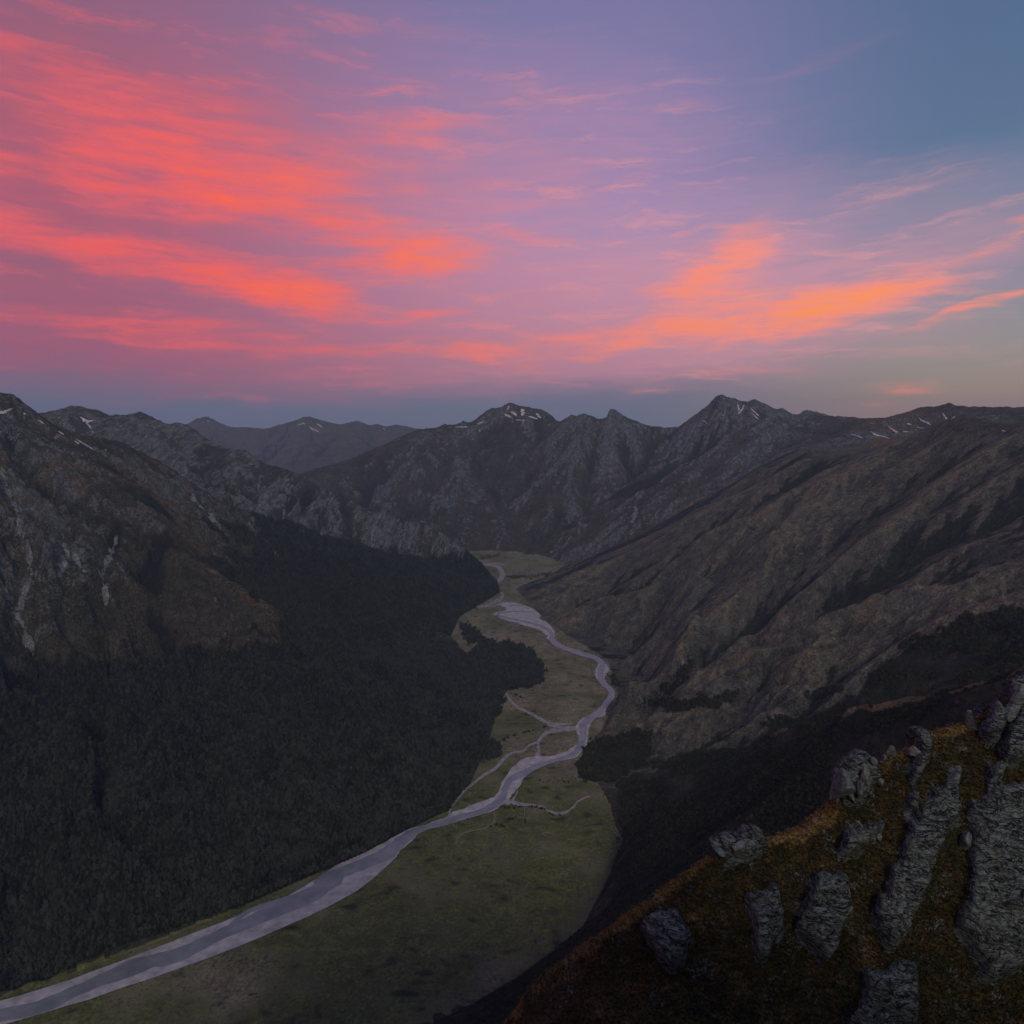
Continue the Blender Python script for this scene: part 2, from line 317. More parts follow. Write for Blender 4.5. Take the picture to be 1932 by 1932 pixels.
def empty(name, loc, rz=0, sc=1):
    o = bpy.data.objects.new(name, None); COL.objects.link(o); o.location = loc; o.rotation_euler = (0, 0, rz); o.scale = (sc,) * 3; o.empty_display_size = .5; return o
class NT:
    """small node-tree writer"""
    def __init__(s, tree): s.t = tree
    def n(s, typ, **kw):
        nd = s.t.nodes.new(typ)
        for k, v in kw.items():
            if k in ('inp',):
                for a, b in v.items(): s.put(nd.inputs[a], b)
            else: setattr(nd, k, v)
        return nd
    def put(s, sock, v):
        if isinstance(v, bpy.types.NodeSocket): s.t.links.new(v, sock)
        else: sock.default_value = v
    def m(s, op, a, b=0.0, c=None, clamp=False):
        nd = s.t.nodes.new('ShaderNodeMath'); nd.operation = op; nd.use_clamp = clamp; s.put(nd.inputs[0], a); s.put(nd.inputs[1], b)
        if c is not None: s.put(nd.inputs[2], c)
        return nd.outputs[0]
    def mix(s, f, a, b, mode='MIX'):
        nd = s.t.nodes.new('ShaderNodeMix'); nd.data_type = 'RGBA'; nd.blend_type = mode; nd.clamp_factor = True
        s.put(nd.inputs[0], f); s.put(nd.inputs[6], a if not isinstance(a, tuple) else (*a, 1)[:4]); s.put(nd.inputs[7], b if not isinstance(b, tuple) else (*b, 1)[:4]); return nd.outputs[2]
    def noise(s, vec, scale, detail=4, rough=.55, dist=0.0, out=0):
        nd = s.t.nodes.new('ShaderNodeTexNoise'); s.put(nd.inputs['Vector'], vec); nd.inputs['Scale'].default_value = scale; nd.inputs['Detail'].default_value = detail
        nd.inputs['Roughness'].default_value = rough; nd.inputs['Distortion'].default_value = dist; return nd.outputs[out]
    def remap(s, v, a, b, c=0.0, d=1.0, smooth=False):
        nd = s.t.nodes.new('ShaderNodeMapRange'); nd.clamp = True
        if smooth: nd.interpolation_type = 'SMOOTHSTEP'
        s.put(nd.inputs[0], v); nd.inputs[1].default_value = a; nd.inputs[2].default_value = b; nd.inputs[3].default_value = c; nd.inputs[4].default_value = d; return nd.outputs[0]
    def mapping(s, vec, sc=(1, 1, 1), rot=(0, 0, 0)):
        nd = s.t.nodes.new('ShaderNodeMapping'); s.put(nd.inputs[0], vec); nd.inputs[2].default_value = rot; nd.inputs[3].default_value = sc; return nd.outputs[0]
def new_mat(name, rough=.95, spec=.15):
    ma = bpy.data.materials.new(name); ma.use_nodes = True; nt = NT(ma.node_tree); b = ma.node_tree.nodes['Principled BSDF']
    b.inputs['Roughness'].default_value = rough; b.inputs['Specular IOR Level'].default_value = spec
    return ma, nt, b
def terrain_mat(name, grass, grass2, rock, rock2, scrub, scree, warm, bump=6.0, rs=1.0, rot=0.0, sm=(1, 1, .22), al=False):
    ma, nt, b = new_mat(name, .97, .08)
    pos = nt.n('ShaderNodeNewGeometry').outputs['Position']
    A = nt.n('ShaderNodeAttribute', attribute_name='mA'); sp = nt.n('ShaderNodeSeparateColor'); nt.put(sp.inputs[0], A.outputs['Color'])
    streak = nt.mapping(nt.mapping(pos, (1, 1, 1), (0, 0, rot)), sm)
    n1 = nt.noise(pos, 1 / 160, 6, .6); n2 = nt.noise(pos, 1 / 28, 5, .68); n3 = nt.noise(streak, 1 / 24 * rs, 6, .68, .4); n4 = nt.noise(pos, 1 / 7.0, 3, .6)
    g = nt.mix(nt.remap(n1, .38, .64, smooth=True), grass, grass2)
    r = nt.mix(nt.remap(n3, .36, .66), rock2, rock)
    jit = nt.m('MULTIPLY_ADD', nt.m('SUBTRACT', n3, .5), 1.5, nt.m('MULTIPLY', nt.m('SUBTRACT', n4, .5), .7))
    jit2 = nt.m('MULTIPLY_ADD', nt.m('SUBTRACT', n2, .5), 1.6, nt.m('MULTIPLY', nt.m('SUBTRACT', n4, .5), .8))
    if al: jit2 = nt.m('MULTIPLY_ADD', nt.m('SUBTRACT', n3, .5), 1.7, nt.m('MULTIPLY', nt.m('SUBTRACT', n2, .5), .6))
    def msk(ch, j, lo=.32, hi=.62): return nt.remap(nt.m('ADD', ch, j), lo, hi, smooth=True)
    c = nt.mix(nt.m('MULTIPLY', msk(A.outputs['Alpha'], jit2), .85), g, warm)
    c = nt.mix(msk(sp.outputs[0], jit), c, r)
    c = nt.mix(msk(sp.outputs[1], jit2), c, scrub)
    c = nt.mix(msk(sp.outputs[2], nt.m('MULTIPLY', jit, .6), .4, .7), c, scree)
    v = nt.m('MULTIPLY', nt.remap(n2, .3, .7, .55, 1.45), nt.remap(n4, .3, .7, .6, 1.4))
    c = nt.mix(1.0, c, nt.n('ShaderNodeCombineColor', inp={0: v, 1: v, 2: v}).outputs[0], 'MULTIPLY')
    nt.put(b.inputs['Base Color'], c)
    h = nt.m('ADD', nt.m('MULTIPLY', n3, 1.5), nt.m('MULTIPLY_ADD', n4, .35, nt.m('MULTIPLY', n2, 1.3)))
    bp = nt.n('ShaderNodeBump', inp={'Height': h, 'Distance': bump * 1.8, 'Strength': 1.0}); nt.put(b.inputs['Normal'], bp.outputs[0])
    return ma
def simple_mat(name, c1, c2, scale, rough=.95, spec=.1, bump=0.0, lo=.35, hi=.65, attr=None):
    ma, nt, b = new_mat(name, rough, spec); pos = nt.n('ShaderNodeNewGeometry').outputs['Position']
    n = nt.noise(pos, scale, 5, .6); nt.put(b.inputs['Base Color'], nt.mix(nt.remap(n, lo, hi), c1, c2))
    if bump: nt.put(b.inputs['Normal'], nt.n('ShaderNodeBump', inp={'Height': n, 'Distance': bump, 'Strength': 1.0}).outputs[0])
    return ma
ROCK = (.20, .205, .20); ROCK2 = (.058, .062, .064); SCRUB = (.028, .032, .028); SCREE = (.27, .262, .275)
MT = {
 'A': terrain_mat('mountain_forest_side', (.10, .085, .06), (.070, .064, .048), ROCK, ROCK2, SCRUB, SCREE, (.185, .110, .050), 9),
 'B': terrain_mat('mountain_strata_rock', (.095, .088, .070), (.062, .060, .052), (.27, .265, .265), (.065, .066, .068), SCRUB, SCREE, (.16, .11, .06), 11, 1.3, -1.16, (.25, 1.2, .4)),
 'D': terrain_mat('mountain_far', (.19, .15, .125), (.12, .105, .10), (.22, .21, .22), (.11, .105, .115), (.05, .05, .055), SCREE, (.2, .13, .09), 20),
 'M': terrain_mat('mountain_centre_slope', (.115, .095, .066), (.072, .064, .05), (.27, .265, .27), (.075, .076, .082), (.035, .038, .036), SCREE, (.17, .125, .07), 14),
 'N': terrain_mat('mountain_right_slope', (.12, .098, .07), (.075, .066, .052), (.27, .265, .27), (.07, .071, .078), (.032, .036, .033), SCREE, (.20, .13, .075), 12),
 'R': terrain_mat('tussock_hillside', (.142, .122, .096), (.077, .076, .062), (.15, .15, .14), (.055, .055, .052), (.030, .032, .026), SCREE, (.196, .160, .112), 8, 1.0, -.12, (.3, 1.1, .6), True),
 'S': terrain_mat('scrub_spur', (.065, .058, .038), (.038, .036, .027), (.15, .15, .155), (.05, .05, .055), (.017, .019, .014), SCREE, (.19, .125, .068), 6),
 'floor': terrain_mat('valley_grass', (.235, .195, .122), (.150, .130, .078), ROCK, ROCK2, (.04, .04, .026), (.25, .23, .24), (.105, .112, .036), 1.2),
}
MT['C'] = MT['S']

# ------------------------------------------------------------------ what grows or lies where
PXs, PYs = project(X, np.maximum(Y, 1), HZ); nA = fbm(X, Y, 330, 5, 201); nB = fbm(X, Y, 120, 4, 211); nC = fbm(X, Y, 900, 3, 221)
slope = np.hypot(samp(GX, P, Q), samp(GY, P, Q))
pr = np.exp(LR); dHr = np.gradient(HZ, pr, axis=1); dHp = np.gradient(HZ, PH, axis=0) / pr[None]; fs = np.hypot(dHr, dHp)    # fine slope
def reg(*g): return np.isin(REG, [gi[k] for k in g])
def ss(a, b, v): t = np.clip((v - a) / (b - a), 0, 1); return t * t * (3 - 2 * t)
WX = PXs + 13 * vnoise(X / 45, Y / 45, 241) * np.clip(1600 / R, .3, 1) + 5 * vnoise(X / 14, Y / 14, 242); WY = PYs + 10 * vnoise(X / 45, Y / 45, 243) * np.clip(1600 / R, .25, 1) + 4 * vnoise(X / 14, Y / 14, 244)
def inpx(poly): return inside(poly, WX, WY)
wob = 14 * vnoise(X / 60, Y / 60, 231)
zone = inside([(2600,1100),(2100,1120),(1932,1150),(1816,1165),(1756,1205),(1700,1222),(1660,1262),(1631,1297),(1600,1325),(1546,1335),(1516,1357),(1486,1382),(1416,1394),(1400,1417),(1336,1425),(1320,1444),(1236,1454),(1166,1482),(1131,1502),(1136,1562),(1176,1585),(1120,1640),(900,1900),(700,2400),(2600,2400)], PXs + wob, PYs + wob)
REG = np.where((X > midx) & (Y < 4000) & (REG != gi['M']) & (REG != gi['N']), np.where(zone | (dg[gi['C']] < 120), gi['S'], gi['R']), REG)
treeline = 318 + 85 * nA + 40 * nB + 60 * nC + np.where(reg('B'), -170, 0) + 70 * GU + np.where(reg('A') & (PXs > np.interp(PYs, [838, 937, 1089, 1170, 1274, 1592], [95, 288, 420, 522, 545, 648]) + 6), 120 + 260 * nB, 0)
treeline = np.where(Y < 1900, np.maximum(treeline, 330 + 60 * nA), treeline)
forest = np.where(reg('A', 'B') & (H < 1e9), ss(45, -45, HZ - treeline + 50 * vnoise(X / 30, Y / 30, 251)), 0) * (X < midx + 400) * (Y < 4700) * ~((HZ < 6) & isfloor)
clear = [[(488,1145),(540,1150),(524,1215),(470,1225),(400,1230),(360,1195),(430,1170)], [(780,1188),(830,1192),(895,1212),(880,1226),(820,1215),(795,1203)],
         [(550,1365),(580,1370),(590,1500),(560,1480)], [(495,1385),(520,1400),(515,1500),(488,1480)], [(0,1150),(70,1180),(60,1280),(0,1260)]]
for c in clear: forest = np.where(inpx(c) & (nB + .5 * vnoise(X / 25, Y / 25, 252) > -.12), forest * .08, forest)
# woods standing out onto the valley floor
fan = [(880,1235),(925,1212),(985,1216),(1010,1235),(1027,1262),(1025,1288),(985,1298),(955,1300),(948,1320),(940,1350),(900,1340)]
forest = np.maximum(forest, np.where(inpx(fan) & (Y > 2000), 1, 0))
bits = [[(868,1180),(890,1182),(905,1200),(912,1212),(880,1215)], [(905,1205),(935,1212),(930,1222),(900,1222)], [(920,1400),(945,1405),(950,1418),(925,1432),(905,1430)]]
for c in bits: forest = np.maximum(forest, inpx(c) * 1.0)
scrubR = [[(1110,1400),(1200,1378),(1232,1385),(1228,1415),(1200,1452),(1150,1478),(1098,1470),(1090,1436)],
  [(1205,1322),(1240,1320),(1300,1325),(1290,1333),(1225,1333)], [(1260,1330),(1330,1315),(1392,1305),(1396,1312),(1350,1335),(1270,1340)],
  [(1150,1275),(1162,1280),(1165,1292),(1152,1290)], [(1515,1313),(1545,1302),(1580,1296),(1592,1302),(1570,1318),(1530,1322)], [(1436,1360),(1452,1355),(1484,1357),(1488,1366),(1460,1373),(1438,1370)],
  [(1750,1205),(1790,1175),(1850,1155),(1940,1150),(1940,1200),(1850,1230),(1760,1240)], [(1250,1300),(1285,1262),(1302,1240),(1310,1245),(1290,1285),(1262,1315)],
  [(1222,1440),(1262,1432),(1330,1412),(1345,1420),(1300,1440),(1240,1452)]]
dark = np.zeros_like(HZ)
for c in scrubR: dark = np.maximum(dark, inpx(c) * (Y < 3600) * 1.0)
Screst = np.concatenate([densify(line3(l), 40) for l in crest['S'][:1]]); dS = samp(dist_to(Screst).reshape(cn, cm), P, Q)
isS = reg('S', 'C')
near = isS; GUn0 = np.clip(-GU, 0, 1)
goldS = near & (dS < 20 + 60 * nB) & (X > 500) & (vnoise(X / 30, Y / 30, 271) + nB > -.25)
dark = np.where(near & ~goldS & (HZ > 8), np.maximum(dark, .62 + 1.1 * nB + .7 * nA + .5 * GUn0), dark)
hedge = [[(957,1091),(958,1087),(1000,1087),(1040,1080),(1042,1083),(1000,1091)], [(903,1052),(940,1047),(945,1044),(944,1049),(906,1055)]]
for c in hedge: dark = np.maximum(dark, inpx(c) * (Y > 4000) * 1.0)
GUn = np.clip(-GU * 1.2, 0, 1)
rock = np.zeros_like(HZ)
cr_ = np.clip(GU, 0, 1)
rock = np.where(reg('A'), .02 + .5 * ss(.6, 1.2, fs) + .45 * nA + .25 * GU + .15 * ss(800, 1000, HZ) - .28 * ss(680, 420, HZ), rock)
rock = np.where(reg('B'), .40 + .3 * nA + 1.2 * GU + .7 * GF + .25 * ss(.6, 1.2, fs) - .35 * forest, rock)
rock = np.where(reg('M'), -.22 + .45 * ss(.6, 1.1, fs) + .4 * nA + .9 * GU + .5 * GF + .35 * ss(700, 1150, HZ) + .42 * np.exp(-((PXs - 1145) / 75) ** 2) * ss(350, 700, HZ), rock)
rock = np.where(reg('N'), -.14 + .42 * ss(.55, 1.1, fs) + .3 * nA + .9 * GU + .5 * GF + .5 * ss(520, 1000, HZ) - .25 * ss(1600, 1700, PXs), rock)
rock = np.where(reg('R'), -.12 + .55 * ss(.55, 1.1, fs) + .35 * nB + .2 * nA, rock)
rock = np.where(reg('S', 'C'), .0 + .4 * ss(.8, 1.4, fs) + .3 * nB, rock)
rock = np.where(reg('D'), .1 + .4 * ss(.7, 1.2, fs) + .3 * nA, rock)
scree = np.zeros_like(HZ)
scree = np.where(reg('A'), .42 * ss(820, 960, HZ + 80 * nA) + .25 * nB, scree)
scree = np.where(reg('B', 'N'), .55 * GF + .3 * nB - .02, scree)
scree = np.where(reg('M'), (.5 * GF + .3 * nB) * ss(950, 1150, PXs), scree)
warm = np.zeros_like(HZ)
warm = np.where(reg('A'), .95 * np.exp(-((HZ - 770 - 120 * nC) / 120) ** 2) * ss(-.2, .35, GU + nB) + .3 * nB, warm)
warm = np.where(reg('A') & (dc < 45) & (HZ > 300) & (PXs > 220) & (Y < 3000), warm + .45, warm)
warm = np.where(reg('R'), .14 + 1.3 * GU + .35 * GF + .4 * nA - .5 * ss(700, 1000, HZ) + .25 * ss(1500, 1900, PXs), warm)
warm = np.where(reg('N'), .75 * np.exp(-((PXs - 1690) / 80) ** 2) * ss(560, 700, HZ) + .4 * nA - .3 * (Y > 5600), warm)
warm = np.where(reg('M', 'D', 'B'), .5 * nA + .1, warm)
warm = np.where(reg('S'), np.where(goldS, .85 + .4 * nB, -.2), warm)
scr = np.maximum(forest * 1.3, dark * 1.2)
scr = np.where(reg('R'), np.maximum(scr, .02 + 1.8 * GUn + .3 * nB - .25 * GF - .2), scr)
scr = np.where(reg('A', 'M', 'N', 'B', 'D'), np.maximum(scr, .0 + 1.2 * GUn + .4 * nB - .12 * ss(500, 900, HZ)), scr)
# scree chutes traced on the left mountain, and the pale slip on the right
def near_line(pts, wpx, j=0.6):
    h = first_hit(*np.array([p for a, b in zip(pts[:-1], pts[1:]) for p in np.linspace(a, b, 12)]).T)
    h = h[~np.isnan(h[:, 0])]; out = np.full(HZ.shape, 1e9); bb = (X > h[:, 0].min() - 60) & (X < h[:, 0].max() + 60) & (Y > h[:, 1].min() - 60) & (Y < h[:, 1].max() + 60)
    xs, ys = X[bb], Y[bb]; d = np.full(xs.shape, 1e9)
    for q in h: d = np.minimum(d, (xs - q[0]) ** 2 + (ys - q[1]) ** 2)
    out[bb] = np.sqrt(d); w = wpx * .62 * np.median(h[:, 1]) / 1288
    return ss(w * (1 + j), w * .5, out + w * j * np.where(bb, nB * 2.5 + 2.2 * vnoise(X / 22, Y / 22, 261), 0))
chutes = [([(0,880),(14,923),(34,974),(52,1030),(61,1079),(45,1120),(34,1160),(48,1195),(60,1228)], 7), ([(222,1008),(212,1040),(192,1085),(196,1110),(200,1128)], 5), ([(118,1010),(128,1050),(110,1090)], 3.5),
   ([(140,1050),(160,1080)], 2.5), ([(364,940),(385,960),(410,985)], 7), ([(470,985),(482,1010)], 2), ([(500,1020),(540,1065)], 2.5), ([(1200,957),(1194,985)], 6), ([(1100,965),(1092,990)], 2), ([(1290,1243),(1286,1262)], 1.2),
   ([(942,1020),(938,1034)], 2.5), ([(860,905),(854,930)], 1.5), ([(494,990),(486,930),(492,900)], 1.6), ([(545,900),(536,960),(534,985)], 1.6), ([(703,990),(700,1040)], 1.6), ([(640,965),(628,1010)], 1.6), ([(1156,845),(1150,890)],2), ([(1130,850),(1120,900)],1.6)]
for pts, w in chutes: scree = np.maximum(scree, near_line(pts, w) * 1.15); 
for pts, w in chutes[:4] + chutes[7:8]: k = near_line(pts, w * 1.2); scr = scr * (1 - k); forest = forest * (1 - k)
# valley floor: greener towards the bottom, scrubby flecks
fl = (HZ < 6) & isfloor
grn = ss(2300, 1500, Y + 300 * nA); greenpatch = inpx([(925,1330),(985,1345),(1035,1370),(985,1385),(925,1395)])
warm = np.where(fl, .15 + .55 * grn + .5 * greenpatch + .6 * nB + .9 * nA, warm); rock = np.where(fl, 0, rock); scree = np.where(fl, 0, scree); scr = np.where(fl & (scr < .7), .06 + .55 * vnoise(X / 35, Y / 20, 281) + .5 * nB, scr)
mA = np.stack([rock, scr, scree, warm], -1); mA = np.clip(mA, -.5, 1.5).astype(np.float32)
# canopy lifts the ground a little where the wood is too far to need single trees
HF = HZ.copy(); far_wood = np.clip(forest, 0, 1) * (Y > 3300) + np.clip(dark, 0, 1) * (Y > 3300)
HF += far_wood * (6 + 5 * vnoise(X / 11, Y / 11, 300))
REGF = np.where(fl, 99, REG)
log('masks')
NAMES = {'A': ('mountain_left', 'left mountain with brown tussock brows above dark beech forest'), 'B': ('rocky_ridge_left', 'grey strata ridge descending behind the forested left mountain'),
  'D': ('distant_range', 'hazy purple range on the horizon left of centre'), 'M': ('mountain_centre', 'central mountain with snow patches under its summit'),
  'N': ('mountain_right', 'dark jagged peak and ridge right of centre'), 'R': ('hillside_right', 'long brown tussock hillside falling from the right to the river'),
  'S': ('scrub_spur', 'near dark scrubby spur with a golden grass crest'), 'C': ('near_slope', 'steep slope below the viewpoint')}
n_, m_ = HZ.shape; idx = np.arange(n_ * m_).reshape(n_, m_); JS = int(np.searchsorted(LR, math.log(430)))
Fall = np.stack([idx[:-1, :-1], idx[:-1, 1:], idx[1:, 1:], idx[1:, :-1]], -1)[:, :, ::-1]
FREG = REGF[:-1, :-1]; Fsel = np.ones(FREG.shape, bool); Fsel[:, :JS - 1] = False
Vall = np.stack([X, Y, HF], -1).reshape(-1, 3); MAf = mA.reshape(-1, 4)
for g, code in list(gi.items()) + [('floor', 99)]:
    k = (FREG == code) & Fsel; F = Fall[k]
    if not len(F): continue
    u, inv = np.unique(F, return_inverse=True)
    nm, lb = NAMES.get(g, ('valley_floor', 'flat grassy valley floor along the river'))
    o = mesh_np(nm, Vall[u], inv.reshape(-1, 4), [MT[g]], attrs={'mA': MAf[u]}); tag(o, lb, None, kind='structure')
    tag(o, cat='mountain' if g in 'ABDMN' else ('ground' if g in ('floor', 'S', 'C') else 'hill'))
log('terrain meshes')
# country round the rest of the compass, joining the two edges of the fan
pb = np.linspace(PH1, PH0 + 2 * math.pi, 90); rb = LR[::6]; rb[-1] = LR[-1]; Pb, Qb = np.meshgrid(pb, rb, indexing='ij'); t = (Pb - PH1) / (PH0 + 2 * math.pi - PH1)
e1 = HF[-1, ::6][None]; e0 = HF[0, ::6][None]; Rb = np.exp(Qb); Xb = Rb * np.sin(Pb); Yb = Rb * np.cos(Pb); w = ss(0, 1, t)
hill = np.maximum(e1 * (1 - w) + e0 * w, 0) * (1 - .0) ; bump_ = np.sin(np.pi * t)
Hb = hill * (1 - .75 * bump_) + bump_ * (np.clip(950 - Rb * .35, 0, 950) + 500 * ss(1500, 5000, Rb) * (1 + fbm(Xb, Yb, 2600, 4, 401)) + 120 * ss(100, 900, Rb) * fbm(Xb, Yb, 700, 4, 402))
ib = np.arange(Hb.size).reshape(Hb.shape); PBE = pb[9]; Fb = np.stack([ib[:-1, :-1], ib[:-1, 1:], ib[1:, 1:], ib[1:, :-1]], -1)[:, :, ::-1]; Fb = Fb[~((pb[:-1, None] < PBE - .001) & (rb[None, :-1] < math.log(425)))]
mb = np.zeros((Hb.size, 4)); mb[:, 0] = (.2 + fbm(Xb, Yb, 500, 3, 403) * .5).ravel(); mb[:, 1] = (.4 + fbm(Xb, Yb, 400, 3, 404) * .6).ravel()
tag(mesh_np('terrain_behind', np.stack([Xb, Yb, Hb], -1).reshape(-1, 3), Fb, [MT['R']], attrs={'mA': mb}), 'mountain country behind the viewpoint', 'ground', kind='structure')
# ------------------------------------------------------------------ river, gravel, streams (traced in a crop of the photo, laid on the valley floor)
def c6(pts): return [(613.4 + .3387 * p[0], 1104 + .3387 * p[1], *[v * .3387 for v in p[2:]]) for p in pts]
def smooth_path(pts, n=6):
    P = np.array(pts, float); P = np.vstack([2 * P[0] - P[1], P, 2 * P[-1] - P[-2]]); out = []
    for i in range(1, len(P) - 2):
        for t in np.linspace(0, 1, n, endpoint=False):
            a, b, c, d = P[i - 1:i + 3]; out.append(.5 * ((2 * b) + (c - a) * t + (2 * a - 5 * b + 4 * c - d) * t * t + (3 * b - a - 3 * c + d) * t ** 3))
    out.append(P[-2]); return np.array(out)
def strip_mesh(name, paths, z, mat, label, cat, jit=.5, seed=0):
    V, F = [], []
    for q, pts in enumerate(paths):
        S = smooth_path(pts, 8); d = np.gradient(S[:, :2], axis=0); nn = np.stack([-d[:, 1], d[:, 0]], 1) / (np.hypot(d[:, 0], d[:, 1])[:, None] + 1e-9)
        w = np.maximum(S[:, 2], .4) / 2; L_ = np.arange(len(S)) / 3.0; j1 = vnoise(L_, L_ * 0 + q, seed + 3) * jit + 1; j2 = vnoise(L_, L_ * 0 + q + 9, seed + 5) * jit + 1
        ends = np.minimum(1, np.minimum(np.arange(len(S)), np.arange(len(S))[::-1]) / 3 + .35)
        a = S[:, :2] + nn * (w * j1 * ends)[:, None]; b = S[:, :2] - nn * (w * j2 * ends)[:, None]
        k = len(V); zz = z + q * .012
        for (p, r) in zip(a, b):
            x, y = on_floor(p[0], p[1]); V.append((float(x), float(y), zz)); x, y = on_floor(r[0], r[1]); V.append((float(x), float(y), zz))
        F += [(k + 2 * i, k + 2 * i + 1, k + 2 * i + 3, k + 2 * i + 2) for i in range(len(S) - 1)]
    o = mesh_np(name, V, F, [mat], smooth=False); me = o.data
    bm = bmesh.new(); bm.from_mesh(me)
    for f in bm.faces:
        if f.normal.z < 0: f.normal_flip()
    bm.to_mesh(me); bm.free(); return tag(o, label, cat, kind='structure')
gravel = simple_mat('river_gravel', (.32, .285, .295), (.55, .48, .50), 1 / 22, bump=1.2)
silt = simple_mat('stream_gravel', (.21, .19, .18), (.42, .37, .37), 1 / 16, bump=.8)
track_m = simple_mat('pale_track', (.20, .17, .13), (.26, .23, .19), 1 / 10)
wm, nt, b = new_mat('river_water', .16, .5); pos = nt.n('ShaderNodeNewGeometry').outputs['Position']
nt.put(b.inputs['Base Color'], nt.mix(nt.remap(nt.noise(pos, 1 / 40, 4), .35, .65), (.17, .175, .20), (.27, .265, .29))); b.inputs['Roughness'].default_value = .22
nt.put(b.inputs['Normal'], nt.n('ShaderNodeBump', inp={'Height': nt.noise(pos, 1 / 3.0, 3), 'Distance': .35, 'Strength': 1.0}).outputs[0])
LB = c6([(975,110),(1008,130),(1000,145),(945,155),(938,165),(980,185),(1040,205),(1130,230),(1200,255),(1235,280),(1240,300),(1290,335),(1350,362),(1420,392),(1490,412),(1518,440),(1505,480),(1510,520),(1560,560),(1585,600),(1560,650),(1520,695),(1505,715),
  (1440,740),(1405,770),(1395,800),(1412,850),(1395,895),(1310,940),(1200,955),(1130,960),(1080,985),(1040,1020),(1005,1070),(985,1100),(965,1150),(930,1185),(850,1215),(780,1240),(700,1275),(660,1300),(560,1335),(450,1370),(370,1412),(290,1455),(210,1490)]) + [(640,1630),(540,1692),(380,1755),(130,1850),(-120,1925),(-500,2050)]
RB = c6([(992,97),(1050,98),(1130,120),(1210,162),(1190,185),(1235,208),(1262,235),(1278,265),(1280,310),(1330,338),(1400,362),(1500,392),(1550,425),(1580,462),(1575,490),(1555,515),(1572,550),(1600,575),(1615,600),(1605,635),(1580,670),(1562,700),(1560,725),
  (1500,745),(1478,780),(1465,830),(1460,885),(1430,920),(1400,960),(1330,975),(1240,1000),(1160,1030),(1125,1060),(1100,1085),(1085,1120),(1040,1170),(1020,1205),(985,1225),(940,1258),(850,1285),(750,1310),(650,1345),(560,1362),(520,1385),(480,1430),(420,1480)]) + [(735,1630),(650,1695),(440,1790),(170,1885),(-120,1975),(-500,2120)]
def bank_mesh(name, LBp, RBp, z, mat, label, cat):
    a = smooth_path(LBp, 5)[:, :2]; bb = smooth_path(RBp, 5)[:, :2]
    a = a + np.stack([vnoise(np.arange(len(a)) / 3., np.zeros(len(a)), 3), vnoise(np.arange(len(a)) / 3., np.ones(len(a)), 4)], 1) * 2.2 + np.stack([vnoise(np.arange(len(a)) * 1.3, np.zeros(len(a)), 13), vnoise(np.arange(len(a)) * 1.3, np.ones(len(a)), 14)], 1) * 1.3; bb = bb + np.stack([vnoise(np.arange(len(bb)) * .9, np.zeros(len(bb)), 23), vnoise(np.arange(len(bb)) * .9, np.ones(len(bb)), 24)], 1) * 1.8
    poly = np.vstack([a, bb[::-1]]); x, y = on_floor(poly[:, 0], poly[:, 1]); bm = bmesh.new(); vs = [bm.verts.new((float(p), float(q), z)) for p, q in zip(x, y)]
    es = [bm.edges.new((vs[i], vs[(i + 1) % len(vs)])) for i in range(len(vs))]; bmesh.ops.triangle_fill(bm, use_beauty=True, use_dissolve=False, edges=es)
    for f in bm.faces:
        if f.normal.z < 0: f.normal_flip()
    me = bpy.data.meshes.new(name); bm.to_mesh(me); bm.free(); me.materials.append(mat); o = bpy.data.objects.new(name, me); COL.objects.link(o); return tag(o, label, cat, kind='structure')
bank_mesh('river_bed', LB, RB, .9, gravel, 'pale lilac gravel bed of the braided river', 'riverbed')
strip_mesh('river', [c6([(-60,1665,60),(100,1600,62),(240,1545,62),(350,1492,72),(420,1432,62),(490,1382,46),(560,1352,30),(640,1330,34),(750,1297,36),(850,1270,30),(920,1240,36),(985,1190,38),(1005,1130,34),(1040,1080,34),(1110,1048,36),(1170,1015,30),(1240,990,22),(1320,966,18),(1385,940,26),(1425,890,38),(1438,820,40),
    (1440,775,40),(1500,728,34),(1535,700,30),(1560,665,28),(1592,618,30),(1590,585,28),(1540,535,30),(1535,480,36),(1545,440,32),(1500,404,26),(1430,382,24),(1330,350,26),(1270,312,32),(1255,262,20),(1200,228,14),(1090,200,9),(1000,180,10),(958,166,10),(1000,152,6),(1090,148,5),(1170,152,4)]),
    [(-500,2080,24),(-120,1945,22),(60,1905,26),(150,1868,20),(250,1822,22),(330,1805,26),(420,1762,20),(500,1728,24),(590,1690,22),(650,1650,20)], [(150,1868,8),(230,1845,9),(330,1805,8)], [(640,1652,8),(560,1690,9),(470,1720,8),(420,1762,8)],
    c6([(1020,118,5),(1080,112,5),(1140,135,4)]), c6([(985,42,9),(982,66,9),(958,90,12),(945,105,10),(905,116,6)])], 1.15, wm, 'slate blue river winding down the valley', 'river', jit=.22)
